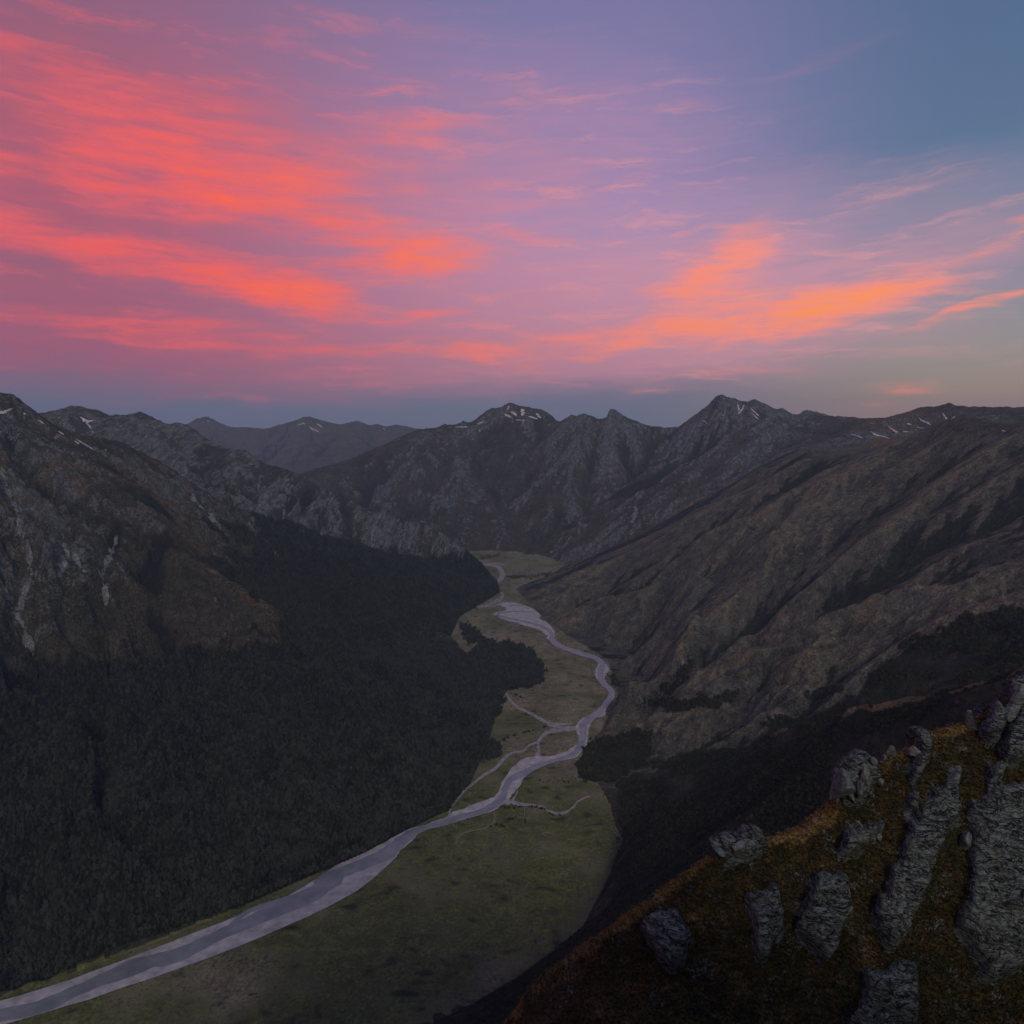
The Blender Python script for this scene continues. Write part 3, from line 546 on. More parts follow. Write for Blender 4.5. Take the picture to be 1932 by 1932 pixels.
strip_mesh('stream_bed', [c6([(895,540,6),(945,565,8),(1000,598,9),(1030,640,12),(1070,680,14),(1120,705,14),(1160,725,16),(1200,748,18),(1235,765,22)]), c6([(1235,765,20),(1275,780,30),(1330,775,14),(1385,772,8)]), c6([(1235,768,16),(1300,792,16),(1400,792,12)]),
    c6([(1412,798,26),(1320,806,24),(1255,815,22),(1215,838,18),(1190,870,16),(1188,905,16),(1190,930,20),(1180,960,36)]),
    c6([(1200,868,8),(1165,882,11),(1130,898,12),(1100,926,13),(1035,938,14),(990,975,17),(950,1020,17),(880,1062,15),(830,1103,13),(780,1142,14),(740,1190,13),(705,1235,12),(690,1285,10)]),
    c6([(1000,1215,34),(1040,1208,24),(1090,1222,20),(1150,1226,12),(1200,1236,14),(1250,1262,14),(1310,1274,18),(1350,1262,14),(1385,1235,10),(1410,1205,9),(1450,1185,7),(1500,1170,4)]),
    c6([(1075,1140,7),(1062,1172,9),(1040,1205,14)]), c6([(840,122,9),(900,117,12),(950,100,22)]), c6([(985,38,15),(985,64,16),(962,88,22),(930,110,22),(990,100,20)]),
    [(905,1065,1.6),(935,1068,5),(945,1076,9),(948,1086,10),(942,1095,7),(935,1102,3)], [(900,1064,1.2),(940,1064,2),(955,1068,1.6)]], .75, silt, 'narrow pale gravel side streams joining the river', 'stream')
strip_mesh('track', [c6([(940,1262,10),(945,1300,7),(930,1330,6),(880,1358,6),(800,1372,7),(745,1398,8),(732,1435,6),(760,1475,4)]), c6([(1200,1390,6),(1230,1378,8),(1270,1388,4)]), c6([(1085,1170,4),(1110,1240,5),(1110,1300,3)]),
    c6([(1010,885,6),(1040,855,4),(1055,848,3)]), c6([(960,1420,4),(1000,1388,3)]), c6([(1400,1020,6),(1400,1075,7),(1440,1085,6),(1520,1105,6),(1640,1112,6)]), c6([(1505,780,8),(1530,745,6),(1560,730,4)]),
    c6([(1340,1415,5),(1400,1420,5),(1420,1428,3)]), c6([(1575,470,6),(1582,455,5),(1568,430,3)])], .7, track_m, 'faint pale tracks across the valley grass', 'track')
# ------------------------------------------------------------------ old snow, each patch a thing of its own
snow_m = simple_mat('old_snow', (.42, .38, .37), (.72, .64, .61), 1 / 30, rough=.7, bump=1.0)
def snow(pts, label, group):
    if len(pts) == 1: pts = [(pts[0][0] - 1.5, pts[0][1], pts[0][2]), pts[0], (pts[0][0] + 1.5, pts[0][1] + .3, pts[0][2])]
    S = smooth_path(pts, max(4, int(24 / len(pts)))); d = np.gradient(S[:, :2], axis=0); nn = np.stack([-d[:, 1], d[:, 0]], 1) / (np.hypot(d[:, 0], d[:, 1])[:, None] + 1e-9)
    n = len(S); t = np.arange(n); sd = int(pts[0][0] * 7) % 999; env = np.minimum(1, np.minimum(t, n - 1 - t) / (n * .22) + .18)
    wa_ = S[:, 2] / 2 * env * (.85 + 1.1 * vnoise(t / 2.2, t * 0., sd)); wb = S[:, 2] / 2 * env * (.85 + 1.1 * vnoise(t / 2.2, t * 0. + 5, sd)); A = 7
    q = np.linspace(-1, 1, A); off = np.where(q[None] < 0, q[None] * wa_[:, None], q[None] * wb[:, None]); PX = S[:, :1] + nn[:, :1] * off; PY = S[:, 1:2] + nn[:, 1:2] * off
    h = first_hit(PX.ravel(), PY.ravel()).reshape(n, A, 3); med = np.nanmedian(h[..., 1]); bad = np.isnan(h[..., 0]) | (np.abs(h[..., 1] - med) > med * .12)
    r = h / np.linalg.norm(h - [0, 0, CAMZ], axis=-1, keepdims=True)
    if (~bad).sum() < 8: return None
    z = ground_z(h[..., 0], h[..., 1], HF) + 1.2 + med * .0003
    dome = (1 - np.abs(q)[None] ** 3) * env[:, None] * 1.5
    V = np.stack([h[..., 0], h[..., 1], z + dome], -1).reshape(-1, 3); ids = np.arange(n * A).reshape(n, A); bd = bad.ravel()
    F = np.stack([ids[:-1, :-1], ids[1:, :-1], ids[1:, 1:], ids[:-1, 1:]], -1).reshape(-1, 4); F = F[~bd[F].any(1)]
    if not len(F): return None
    u, inv = np.unique(F, return_inverse=True); c = np.nanmean(V[u], 0); o = mesh_np('snow_patch', V[u] - c, inv.reshape(-1, 4), [snow_m]); o.location = c
    bm = bmesh.new(); bm.from_mesh(o.data); bmesh.ops.recalc_face_normals(bm, faces=bm.faces)
    if sum(f.normal.z for f in bm.faces) < 0: bmesh.ops.reverse_faces(bm, faces=bm.faces)
    bm.to_mesh(o.data); bm.free(); return tag(o, label, 'snow', group)
LM = 'snow on the left mountain'; RB_ = 'snow on the rocky ridge'; DR = 'snow on the distant range'; CM = 'snow on the central summit'; RM = 'snow on the right peak'; FR = 'snow on the far right ridge'
for pts, lb, gp in [
 ([(-6,779,5),(4,779,6),(14,776,5),(24,771,3.5)], 'large curved snow patch under the summit at the left edge of the photo', LM), ([(44,781,2.6),(49,782,2.6)], 'short snow patch just right of the large curved one on the left summit', LM),
 ([(70,793,1.5),(78,797,2.4),(83,801,1.5)], 'slanting snow patch on the left mountain shoulder, third from the left edge', LM), ([(110,814,1.5),(116,818,2.2),(121,821,1.5)], 'small slanting snow sliver above the pair of long snow strips', LM),
 ([(142,828,2),(158,838,2.6),(168,844,2.2),(179,850,1.8)], 'long thin slanting snow strip on the left mountain crest', LM), ([(140,832,1.6),(147,837,2.2),(150,839,1.4)], 'short snow strip lying just below the long thin one', LM), ([(198,848,1.6),(202,851,1.6)], 'tiny snow fleck right of the long thin strip on the left mountain', LM),
 ([(151,786,2),(156,791,5),(163,795,5.5),(170,795,3.5),(179,793,3)], 'broad forked snow patch in the hollow of the rocky ridge', RB_), ([(162,797,4),(168,804,3),(173,811,2)], 'tapering snow tail hanging below the forked patch', RB_), ([(174,814,2.2),(176,818,1.6)], 'small snow fleck at the end of the tapering tail', RB_), ([(110,789,1.4),(113,788,1.4)], 'tiny snow fleck left of the forked patch on the rocky ridge', RB_),
 ([(560,803,1.4),(567,801,1.8),(573,799,2.4),(576,802,1.6)], 'left snow patch under the distant double summit', DR), ([(583,806,1.6),(588,809,2.2),(593,814,1.8)], 'middle snow patch under the distant double summit', DR), ([(590,808,1.6),(597,813,2),(601,816,1.2)], 'lowest snow streak under the distant double summit', DR), ([(597,799,1.6),(603,803,2.2),(609,807,1.6)], 'right snow streak under the distant double summit', DR),
 ([(391,793,1.6),(394,796,1.6)], 'lone snow fleck on the leftmost distant summit', DR), ([(722,808,1.4),(727,811,1.4)], 'faint snow fleck on the right end of the distant range', DR),
 ([(960,766,2.6),(959,770,2.8),(957,774,2)], 'small upright snow patch right beneath the central summit', CM), ([(952,782,3),(958,785,4.5),(966,788,3)], 'snow patch at the left foot of the central summit cliffs', CM), ([(963,777,3),(970,781,5),(975,785,4)], 'slanting snow patch left of the heart shaped one', CM),
 ([(983,772,5),(986,776,9),(986,781,7),(984,786,3)], 'biggest heart shaped snow patch on the central summit', CM), ([(996,786,2),(1004,788,3.2),(1015,791,3)], 'long level snow strip below the big central patch', CM), ([(1011,780,2.5),(1015,784,4.5),(1021,790,3)], 'slanting snow patch nearest the right shoulder of the central summit', CM),
 ([(901,801,1.6),(907,798,2),(914,795,1.6)], 'thin snow streak on the left shoulder of the central summit', CM), ([(988,793,2),(987,797,2.2),(985,800,1.6)], 'small upright snow fleck low on the central summit', CM), ([(858,807,1.4),(866,806,1.8),(884,806,1.5)], 'fine snow line along the ridge left of the central summit', CM), ([(972,793,1.4),(982,793,1.8),(994,794,1.4)], 'fine level snow line under the big central patch', CM),
 ([(904,811,1.6),(906,815,1.6)], 'tiny snow fleck down the left flank of the central mountain', CM),
 ([(1392,763,3),(1393,770,3.6),(1395,776,2.4)], 'upright snow gully left of its neighbour on the right peak', RM), ([(1404,762,2),(1402,769,2.8),(1397,777,2.4),(1390,783,1.8)], 'bent snow gully beside the upright one on the right peak', RM), ([(1414,769,1.6),(1424,778,2.2),(1434,788,1.6)], 'long slanting snow streak right of the two gullies', RM), ([(1418,780,1.4),(1426,787,1.9),(1433,794,1.4)], 'shorter slanting snow streak below the long one on the right peak', RM),
 ([(1326,793,1.8),(1331,797,2.2),(1337,802,1.6)], 'snow streak on the left shoulder of the right peak', RM), ([(1362,783,1.6),(1365,785,1.6)], 'tiny snow fleck between shoulder and gullies of the right peak', RM),
 ([(1778,779,1.8),(1782,786,3.4),(1788,793,2.4)], 'left arm of the V shaped snow below the far right summit', FR), ([(1805,783,3.5),(1800,787,4.2),(1794,793,2)], 'right arm of the V shaped snow below the far right summit', FR), ([(1733,789,2),(1739,794,3),(1747,797,4),(1757,803,3)], 'widening snow patch left of the V shaped snow', FR),
 ([(1673,802,2.4),(1681,809,3),(1688,814,3.6),(1696,816,2)], 'long slanting snow patch in the middle of the far right ridge', FR), ([(1639,812,1.8),(1647,818,2.8),(1656,822,3),(1669,825,2.4),(1681,829,1.8)], 'longest winding snow line low on the far right ridge', FR), ([(1711,800,2.2),(1716,801,3.4),(1721,803,2)], 'short fat snow patch high on the far right ridge', FR),
 ([(1729,806,1.6),(1736,808,2),(1745,810,3)], 'level snow patch right of the short fat one', FR), ([(1703,815,1.6),(1713,815,2)], 'little level snow patch below the short fat one', FR), ([(1604,819,1.3),(1616,823,1.9),(1630,828,1.5)], 'thin snow line at the left end of the far right ridge', FR), ([(1889,813,1.8),(1897,815,2.2)], 'lone snow patch on the near hill top at the far right', FR)]:
    snow(pts, lb, gp)
log('water and snow')
# ------------------------------------------------------------------ the rocky outcrop at the lower right, as a fine mesh of its own
pf = np.radians(np.concatenate([np.linspace(-52, -6, 90, endpoint=False), np.linspace(-6, 40.5, int(CRAGN), endpoint=False), np.linspace(40.5, 52, 60, endpoint=False), np.linspace(52, math.degrees(PBE), 120)])); lf = np.concatenate([np.linspace(LR0, math.log(60), 30, endpoint=False), np.linspace(math.log(60), math.log(330), int(CRAGN * .62), endpoint=False), np.linspace(math.log(330), math.log(450), 50)])
Pc, Qc = np.meshgrid(pf, lf, indexing='ij'); Rc = np.exp(Qc); xc = Rc * np.sin(Pc); yc = Rc * np.cos(Pc); zc = samp(blur(HS, 3), Pc, Qc)
def from_behind(p, q):
    i = np.clip(np.searchsorted(pb, p) - 1, 0, len(pb) - 2); j = np.clip(np.searchsorted(rb, q) - 1, 0, len(rb) - 2); a = np.clip((p - pb[i]) / (pb[i + 1] - pb[i]), 0, 1); b_ = np.clip((q - rb[j]) / (rb[j + 1] - rb[j]), 0, 1)
    return (Hb[i, j] * (1 - a) + Hb[i + 1, j] * a) * (1 - b_) + (Hb[i, j + 1] * (1 - a) + Hb[i + 1, j + 1] * a) * b_
ob = ss(math.radians(52), PBE - .02, Pc); zc = np.where(Pc > math.radians(52), zc * (1 - ob) + from_behind(Pc, Qc) * ob, zc)
def vnorm(x, y, z):
    a = np.stack([np.gradient(v, axis=0) for v in (x, y, z)], -1); b_ = np.stack([np.gradient(v, axis=1) for v in (x, y, z)], -1); n = np.cross(b_, a); n /= np.linalg.norm(n, axis=-1, keepdims=True) + 1e-9
    return n * np.sign(n[..., 2:] + 1e-9)
N0 = vnorm(xc, yc, zc)
pxc, pyc = project(xc, np.maximum(yc, 1), zc)
fade = ss(28, 70, Rc) * ss(445, 330, Rc) * ss(PBE - .02, PBE - .12, Pc)
def c8(*p): return [(1309 + .3226 * a, 1268 + .3226 * b) for a, b in p]
slabs = [c8((860,690),(880,610),(920,545),(1000,530),(1070,570),(1040,650),(950,740),(890,750)), c8((1245,650),(1290,490),(1350,345),(1400,380),(1350,520),(1290,640)), c8((1190,1078),(1230,900),(1330,780),(1450,640),(1550,590),(1510,700),(1520,850),(1450,1000),(1390,1080)),
  c8((1690,370),(1700,300),(1760,215),(1805,260),(1770,400),(1720,430)), c8((1790,380),(1830,270),(1880,100),(2400,-300),(2400,480),(1932,490),(1850,570),(1780,500)), c8((1590,800),(1700,720),(1932,630),(2400,500),(2400,1500),(1932,1700),(1700,1800),(1520,1500),(1580,1250),(1600,950),(1680,900),(1610,850)),
  c8((1700,680),(1720,560),(1790,500),(1770,600),(1720,700)), c8((840,1078),(880,950),(1000,880),(1110,880),(1010,1000),(970,1078)), c8((100,1078),(240,1000),(350,985),(430,1010),(380,1078)), c8((1230,800),(1250,700),(1320,700),(1270,850)),
  c8((1390,1060),(1190,1060),(1040,1400),(1120,1650),(1290,1350)), c8((700,1200),(860,1180),(900,1400),(760,1700),(600,1500)), c8((300,1300),(480,1250),(520,1500),(380,1700)), c8((1000,1750),(1250,1700),(1300,2100),(900,2150)), c8((-300,1500),(-100,1400),(0,1600),(-150,1800))]
q8 = 16
wx = pxc + 9 * vnoise(xc / 5, zc / 5, 501) + 5 * vnoise(xc / 1.6, zc / 1.6, 502); wy = pyc + 12 * vnoise(xc / 5, zc / 5, 503) + 6 * vnoise(xc / 1.6, zc / 1.6, 504)
rib = np.zeros_like(zc)
for s_ in slabs: rib = np.maximum(rib, inside([p for p in s_], wx, wy) * 1.0)
rib = rib * (Rc > 70) * (Rc < 300); ribs = blur(rib, 3); ribw = blur(rib, 40)
def facets(x, y, lam, seed, tilt=.9, curv=.9):
    gx_ = x / lam; gy_ = y / lam; ix = np.floor(gx_).astype(np.int64); iy = np.floor(gy_).astype(np.int64); best = np.full(x.shape, -9., np.float32)
    for a in (-1, 0, 1):
        for b_ in (-1, 0, 1):
            cx = ix + a; cy = iy + b_; jx = _h(cx, cy, seed); jy = _h(cx, cy, seed + 1); vx = gx_ - cx - jx; vy = gy_ - cy - jy
            h = _h(cx, cy, seed + 2) * .8 + vx * (_h(cx, cy, seed + 3) - .5) * 2 * tilt + vy * (_h(cx, cy, seed + 4) - .5) * 2 * tilt - curv * (vx * vx + vy * vy); best = np.maximum(best, h)
    return best
U = xc * .8 + yc * .35; W = zc - .3 * xc                                       # along and up the face
rk = facets(U + .4 * W, W * .6, 9, 511, 1.8, .5) * 1.3 + facets(U + .3 * W, W * .7, 3.4, 521, 1.8, .5) * .5 - .8 * ss(.12, 0, np.abs(vnoise(U / 4 + .3 * W, W / 9, 523))) + facets(U, W, 1.2, 525, 1.8, .5) * .14
fol = ridged(U * .8 + W * .55, W * .22 - U * .3, 1.7, 3, 531) * .10 + 0
gr_ = facets(xc, yc, 9, 551, .5) * 1.3 + facets(xc, yc, 3.2, 561, .6) * .55 + np.abs(vnoise(xc / .9, yc / .9, 571)) * .38 + vnoise(xc / 22, yc / 22, 572) * 2.2
stony = ss(-.02, .2, fbm(xc, zc * 1.5, 6, 4, 581) + .12 * ss(90, 5, np.abs(pyc - 1560)))
d_ = (ribs * (2.2 + rk + fol) + (1 - ribs) * gr_ * .9 + ribw * 1.4 - 1.0 + stony * (1 - ribs) * facets(xc, zc, 1.3, 591) * .5) * fade
Vc = np.stack([xc, yc, zc], -1) + N0 * d_[..., None]; Vc[..., 2] -= .15 * (1 - fade)
fn = vnorm(Vc[..., 0], Vc[..., 1], Vc[..., 2])
rockm = np.clip(ribs * 1.4 + stony * .62 + .6 * ss(.45, .2, fn[..., 2]) - .2, 0, 1.4)
ctop = np.interp(pxc, [900, 1000, 1200, 1344, 1425, 1512, 1573, 1606, 1683, 1748, 1857, 1932, 2500], [1990, 1860, 1700, 1603, 1583, 1566, 1530, 1448, 1412, 1378, 1329, 1292, 1060]); goldm = ss(.60, .85, fn[..., 2]) * .35 + .75 * ss(45, 4, pyc - ctop + 25 * fbm(xc, yc, 9, 3, 605)) + .7 * fbm(xc, yc, 6, 3, 601) - .05
Ca = np.stack([rockm, np.clip(.35 + 1.2 * fbm(xc, yc, 3.5, 3, 602) - .4 * goldm, -.5, 1), np.zeros_like(rockm), goldm], -1)
ma, nt, b = new_mat('crag_rock_and_tussock', .9, .12); pos = nt.n('ShaderNodeNewGeometry').outputs['Position']; A = nt.n('ShaderNodeAttribute', attribute_name='mA'); sp = nt.n('ShaderNodeSeparateColor'); nt.put(sp.inputs[0], A.outputs['Color'])
fo = nt.mapping(pos, (1, 1, 3.6), (0, math.radians(35), math.radians(20)))
n1 = nt.noise(fo, .55, 7, .65, .5); n2 = nt.noise(pos, 1.4, 5, .65); n3 = nt.noise(pos, .22, 4, .6)
rc_ = nt.mix(nt.remap(n1, .34, .62), (.042, .045, .045), (.225, .238, .236)); rc_ = nt.mix(nt.m('MULTIPLY', nt.remap(n3, .5, .68), .45), rc_, (.10, .095, .06))
def crack(sc_, seed_, wd_): return nt.remap(nt.m('ABSOLUTE', nt.m('SUBTRACT', nt.noise(nt.mapping(pos, (1, 1, 3.2), (seed_, math.radians(30), .5)), sc_, 4, .55, .8), .5)), 0, wd_)
ck = nt.m('MULTIPLY', crack(.16, 0, .028), nt.m('MULTIPLY_ADD', crack(.42, 1, .03), .6, .4)); rc_ = nt.mix(ck, (.012, .012, .012), rc_)
gc = nt.mix(nt.remap(n2, .35, .65), (.026, .020, .009), (.100, .068, .026)); gc = nt.mix(nt.remap(nt.m('ADD', A.outputs['Alpha'], nt.m('SUBTRACT', n2, .5)), .35, .8), gc, (.26, .155, .05)); gc = nt.mix(nt.remap(nt.m('ADD', sp.outputs[1], nt.m('SUBTRACT', n2, .5)), .45, .8), gc, (.035, .038, .018))
nt.put(b.inputs['Base Color'], nt.mix(nt.remap(nt.m('MULTIPLY_ADD', nt.m('SUBTRACT', n2, .5), 1.1, sp.outputs[0]), .4, .6), gc, rc_))
nt.put(b.inputs['Normal'], nt.n('ShaderNodeBump', inp={'Height': nt.m('ADD', nt.m('MULTIPLY', ck, 1.2), nt.m('MULTIPLY_ADD', n1, 1.2, nt.m('MULTIPLY', n2, .5))), 'Distance': .5, 'Strength': 1.0}).outputs[0])
crag_m = ma
ii = np.arange(zc.size).reshape(zc.shape); Fc = np.stack([ii[:-1, :-1], ii[:-1, 1:], ii[1:, 1:], ii[1:, :-1]], -1)[:, :, ::-1].reshape(-1, 4)
o = mesh_np('rocky_outcrop', Vc.reshape(-1, 3), Fc, [crag_m], attrs={'mA': Ca.reshape(-1, 4)}); tag(o, 'grey slabby outcrop with golden tussock filling the lower right corner', 'outcrop', kind='structure')
# ground under and around the viewpoint
aa = np.linspace(0, 2 * math.pi, 64, endpoint=False); rr_ = [0, 4, 12, 22, R0 + .5]; zz = [998.3, 992.5, 978, 960, 941.8]; V = [(0, 0, 998.3)]; F = []
for r_, z_ in zip(rr_[1:], zz[1:]): V += [(r_ * math.sin(t), r_ * math.cos(t), z_ + (float(vnoise(np.array([t * 3]), np.array([r_ / 5.]), 9)[0]) * .5 if r_ < 25 else 0)) for t in aa]
F3 = [(0, 1 + (i + 1) % 64, 1 + i) for i in range(64)]; F = [(1 + 64 * k + i, 1 + 64 * k + (i + 1) % 64, 65 + 64 * k + (i + 1) % 64, 65 + 64 * k + i) for k in range(3) for i in range(64)]
bm = bmesh.new(); vs = [bm.verts.new(v) for v in V]
for f in F3 + F: bm.faces.new([vs[i] for i in f])
bmesh.ops.recalc_face_normals(bm, faces=bm.faces); me = bpy.data.meshes.new('viewpoint_ground'); bm.to_mesh(me); bm.free(); me.materials.append(MT['S']); o = bpy.data.objects.new('viewpoint_ground', me); COL.objects.link(o); tag(o, 'rocky knoll the photo is taken from', 'ground', kind='structure')
log('outcrop')
# tussock clumps over the outcrop: many blades, one mass
vis = (pxc > 1000) & (pxc < 2100) & (pyc > 1250) & (pyc < 2050) & (Rc > 70) & (Rc < 290)
area = np.gradient(lf)[None] * np.gradient(pf)[:, None] * Rc ** 2; wgt = (area * vis * np.clip(1 - rockm * 1.2, 0, 1) * (1.2 + goldm)).ravel(); wgt = np.clip(wgt, 0, None)
sel = rng.choice(len(wgt), 15000, p=wgt / wgt.sum()); Pt = Vc.reshape(-1, 3)[sel]; K = 9
th = rng.uniform(0, 6.283, (len(sel), K)); hgt = rng.uniform(.45, .95, (len(sel), K)) * rng.uniform(.6, 1.25, (len(sel), 1)); out_ = rng.uniform(.25, .75, (len(sel), K)) * hgt
dx = np.cos(th); dy = np.sin(th); wd = .075
base_ = Pt[:, None] + np.stack([dx * .06, dy * .06, np.full_like(dx, -.12)], -1); midp = Pt[:, None] + np.stack([dx * out_ * .45, dy * out_ * .45, hgt * .75], -1); tip = Pt[:, None] + np.stack([dx * out_ * 1.2, dy * out_ * 1.2, hgt * .72], -1); side = np.stack([-dy, dx, dx * 0], -1) * wd
Vt = np.stack([base_ - side, base_ + side, midp + side, midp - side, tip + side * .3, tip - side * .3], 2).reshape(-1, 3); nb = len(Vt) // 6; k0 = np.arange(nb)[:, None] * 6
Ft = np.concatenate([k0 + [0, 1, 2, 3], k0 + [3, 2, 4, 5]], 0); tint = np.repeat(rng.uniform(0, 1, len(sel)), K * 6); gl = np.repeat(np.clip(goldm.ravel()[sel], 0, 1), K * 6)
tm, nt, b = new_mat('tussock_blades', .85, .15); A = nt.n('ShaderNodeAttribute', attribute_name='mT'); sp = nt.n('ShaderNodeSeparateColor'); nt.put(sp.inputs[0], A.outputs['Color'])
nt.put(b.inputs['Base Color'], nt.mix(nt.remap(sp.outputs[0], .0, 1.0), nt.mix(sp.outputs[1], (.032, .025, .010), (.10, .068, .026)), nt.mix(sp.outputs[1], (.11, .072, .028), (.29, .175, .060))))
o = mesh_np('tussock_grass', Vt, Ft, [tm], smooth=False, attrs={'mT': np.stack([gl, tint, gl, gl], -1)}); tag(o, 'golden brown tussock grass covering the outcrop', 'grass', kind='stuff')
# boulders and pinnacles on the outcrop
def rock_mesh(seed, sx, sy, sz, sub=5):
    bm = bmesh.new(); bmesh.ops.create_icosphere(bm, subdivisions=sub, radius=1.0); r_ = random.Random(seed); me = bpy.data.meshes.new('boulder'); V = np.array([v.co[:] for v in bm.verts])
    for _ in range(12):
        n = np.array([r_.gauss(0, 1), r_.gauss(0, 1), r_.gauss(0, .8)]); n /= np.linalg.norm(n); dd = r_.uniform(.38, .72); k = V @ n - dd; V -= np.where(k > 0, k, 0)[:, None] * n * .93
    V *= 1 + .035 * (vnoise(V[:, 0] * 3 + seed, V[:, 1] * 3 + V[:, 2] * 2, seed) + .6 * ridged(V[:, 0] * 1.5 + V[:, 2] * 5, V[:, 1] * 1.5, 1, 3, seed))[:, None]
    V *= np.array([sx, sy, sz])
    for v, c in zip(bm.verts, V): v.co = c
    bm.to_mesh(me); bm.free(); me.polygons.foreach_set('use_smooth', np.ones(len(me.polygons), bool)); return me
rm, nt, b = new_mat('grey_schist', .88, .15); pos = nt.n('ShaderNodeNewGeometry').outputs['Position']; fo = nt.mapping(pos, (1, 1, 2.6), (0, math.radians(35), math.radians(20))); n1 = nt.noise(fo, .55, 10, .7, .3); n2 = nt.noise(pos, .6, 4, .6)
c = nt.mix(nt.remap(n1, .34, .64), (.047, .050, .050), (.245, .26, .255)); nt.put(b.inputs['Base Color'], nt.mix(nt.m('MULTIPLY', nt.remap(n2, .52, .7), .5), c, (.12, .11, .07))); nt.put(b.inputs['Normal'], nt.n('ShaderNodeBump', inp={'Height': n1, 'Distance': .3, 'Strength': 1.0}).outputs[0])
def face_hit(px, py):
    d2 = (pxh - px) ** 2 + (pyh - py) ** 2; d2 = np.where(fn[..., 2] > -1, d2, 1e9); k = np.where(d2.ravel() < d2.min() + 4)[0]; k = k[np.argmin(Rc.ravel()[k])]; return Vc.reshape(-1, 3)[k]
pxh, pyh = project(Vc[..., 0], np.maximum(Vc[..., 1], 1), Vc[..., 2])
BL = [(1590,1476,20,27,26,'tall rounded grey pinnacle at the left end of the outcrop crest'), (1606,1462,17,18,-14,'humped grey rock leaning on the tall pinnacle'), (1631,1460,9,11,5,'squarish boulder perched right of the tall pinnacle'), (1638,1476,5,11,0,'upright stone standing behind the squarish boulder'), (1622,1488,7,12,-20,'narrow leaning slab below the squarish boulder'),
  (1662,1478,7,8,10,'low round boulder on the grass right of the squarish one'), (1681,1414,7,11,-10,'grey fin of rock on the crest beside a golden grass patch'), (1650,1436,7,7,15,'small block on the crest left of the rock fin'), (1669,1428,6,8,-20,'pointed stone just under the crest left of the fin'), (1577,1502,6,10,8,'small split pillar at the left foot of the pinnacle'),
  (1606,1500,6,12,-30,'thin sloping slab at the foot of the pinnacle'), (1724,1418,9,14,18,'dark wedge of rock below the first grass crest'), (1834,1362,9,18,14,'long upright slab high on the right of the outcrop'), (1908,1345,12,22,-8,'tall jointed column at the right edge of the outcrop'), (1926,1310,14,17,10,'topmost grey tooth at the right edge of the photo'),
  (1536,1556,9,6,20,'flat knobbly rock on the lower crest'), (1392,1596,13,7,15,'low slabby rock at the far left tip of the outcrop'), (1357,1604,10,5,-10,'lowest flat rock at the left tip of the outcrop'), (1640,1560,6,5,0,'pale stone amid the tussock below the pinnacle'), (1660,1580,5,5,30,'smallest pale stone low in the tussock'), (1745,1452,5,7,0,'small rock half sunk in the steep brown grass'),
  (1822,1590,11,15,-20,'dark block wedged between the two great slabs'), (1700,1520,8,16,-32,'rib of rock on the left edge of the central slab')]
for i, (px, py, w_, h_, tl, lb) in enumerate(BL):
    p = face_hit(px, py + h_ * .55); k = np.linalg.norm(p - [0, 0, CAMZ]) / 1288.6 * 1.02; me = rock_mesh(40 + i, w_ * k * 1.15, w_ * k * 1.3, h_ * k * 1.25); me.materials.append(rm)
    o = bpy.data.objects.new('boulder', me); COL.objects.link(o); o.location = (p[0], p[1], p[2] + h_ * k * .35); o.rotation_euler = (math.radians(-8), math.radians(tl), i * 1.3); tag(o, lb, 'boulder', 'rocks on the outcrop')
log('boulders')
# ------------------------------------------------------------------ trees
def crown_mesh(seed, nclump=26, per=11, rx=3.3, h0=3.0, h1=12.0, leaf=.95, squash=1.0):
    r_ = np.random.default_rng(seed); V = []; F = []
    for c in range(nclump):
        t = r_.uniform(0, 1); zz_ = h0 + (h1 - h0) * t; ra = rx * math.sqrt(max(.05, 1 - (1.55 * t - .62) ** 2)) * r_.uniform(.25, 1.0); a = r_.uniform(0, 6.283); cc = np.array([math.cos(a) * ra, math.sin(a) * ra, zz_]); cr = r_.uniform(.8, 1.5) * squash
        for q in range(per):
            dv = r_.normal(0, 1, 3); dv /= np.linalg.norm(dv); p = cc + dv * cr * np.array([1, 1, .75]); n = dv + r_.normal(0, .35, 3) + [0, 0, .35]; n /= np.linalg.norm(n); t1 = np.cross(n, [.3, .2, .9]); t1 /= np.linalg.norm(t1) + 1e-9; t2 = np.cross(n, t1); s1 = leaf * r_.uniform(.6, 1.1); k = len(V)
            V += [p - t1 * s1 - t2 * s1 * .3, p + t1 * s1 * .2 - t2 * s1, p + t1 * s1 + t2 * s1 * .3, p - t1 * s1 * .2 + t2 * s1]; F.append((k, k + 1, k + 2, k + 3))
    return np.array(V), np.array(F)
def trunk_geo(seed, h=9.5, r0=.32):
    r_ = np.random.default_rng(seed); V = []; F = []
    def limb(a, b_, ra, rb_, n=5):
        k = len(V); a = np.array(a, float); b_ = np.array(b_, float); ax = b_ - a; ax /= np.linalg.norm(ax); u_ = np.cross(ax, [.1, 1, .05]); u_ /= np.linalg.norm(u_); v_ = np.cross(ax, u_)
        for p, q in ((a, ra), (b_, rb_)):
            for i in range(n): t = 6.283 * i / n; V.append(p + (u_ * math.cos(t) + v_ * math.sin(t)) * q)
        for i in range(n): F.append((k + i, k + (i + 1) % n, k + n + (i + 1) % n, k + n + i))
    limb((0, 0, -1.2), (.1, .05, h * .5), r0, r0 * .65); limb((.1, .05, h * .5), (.0, .2, h), r0 * .65, r0 * .15)
    for q in range(6): t = r_.uniform(.3, .8); a = r_.uniform(0, 6.283); limb((.08, .05, h * t), (math.cos(a) * 2.2, math.sin(a) * 2.2, h * t + 1.8), r0 * .35, r0 * .08)
    return np.array(V), np.array(F)
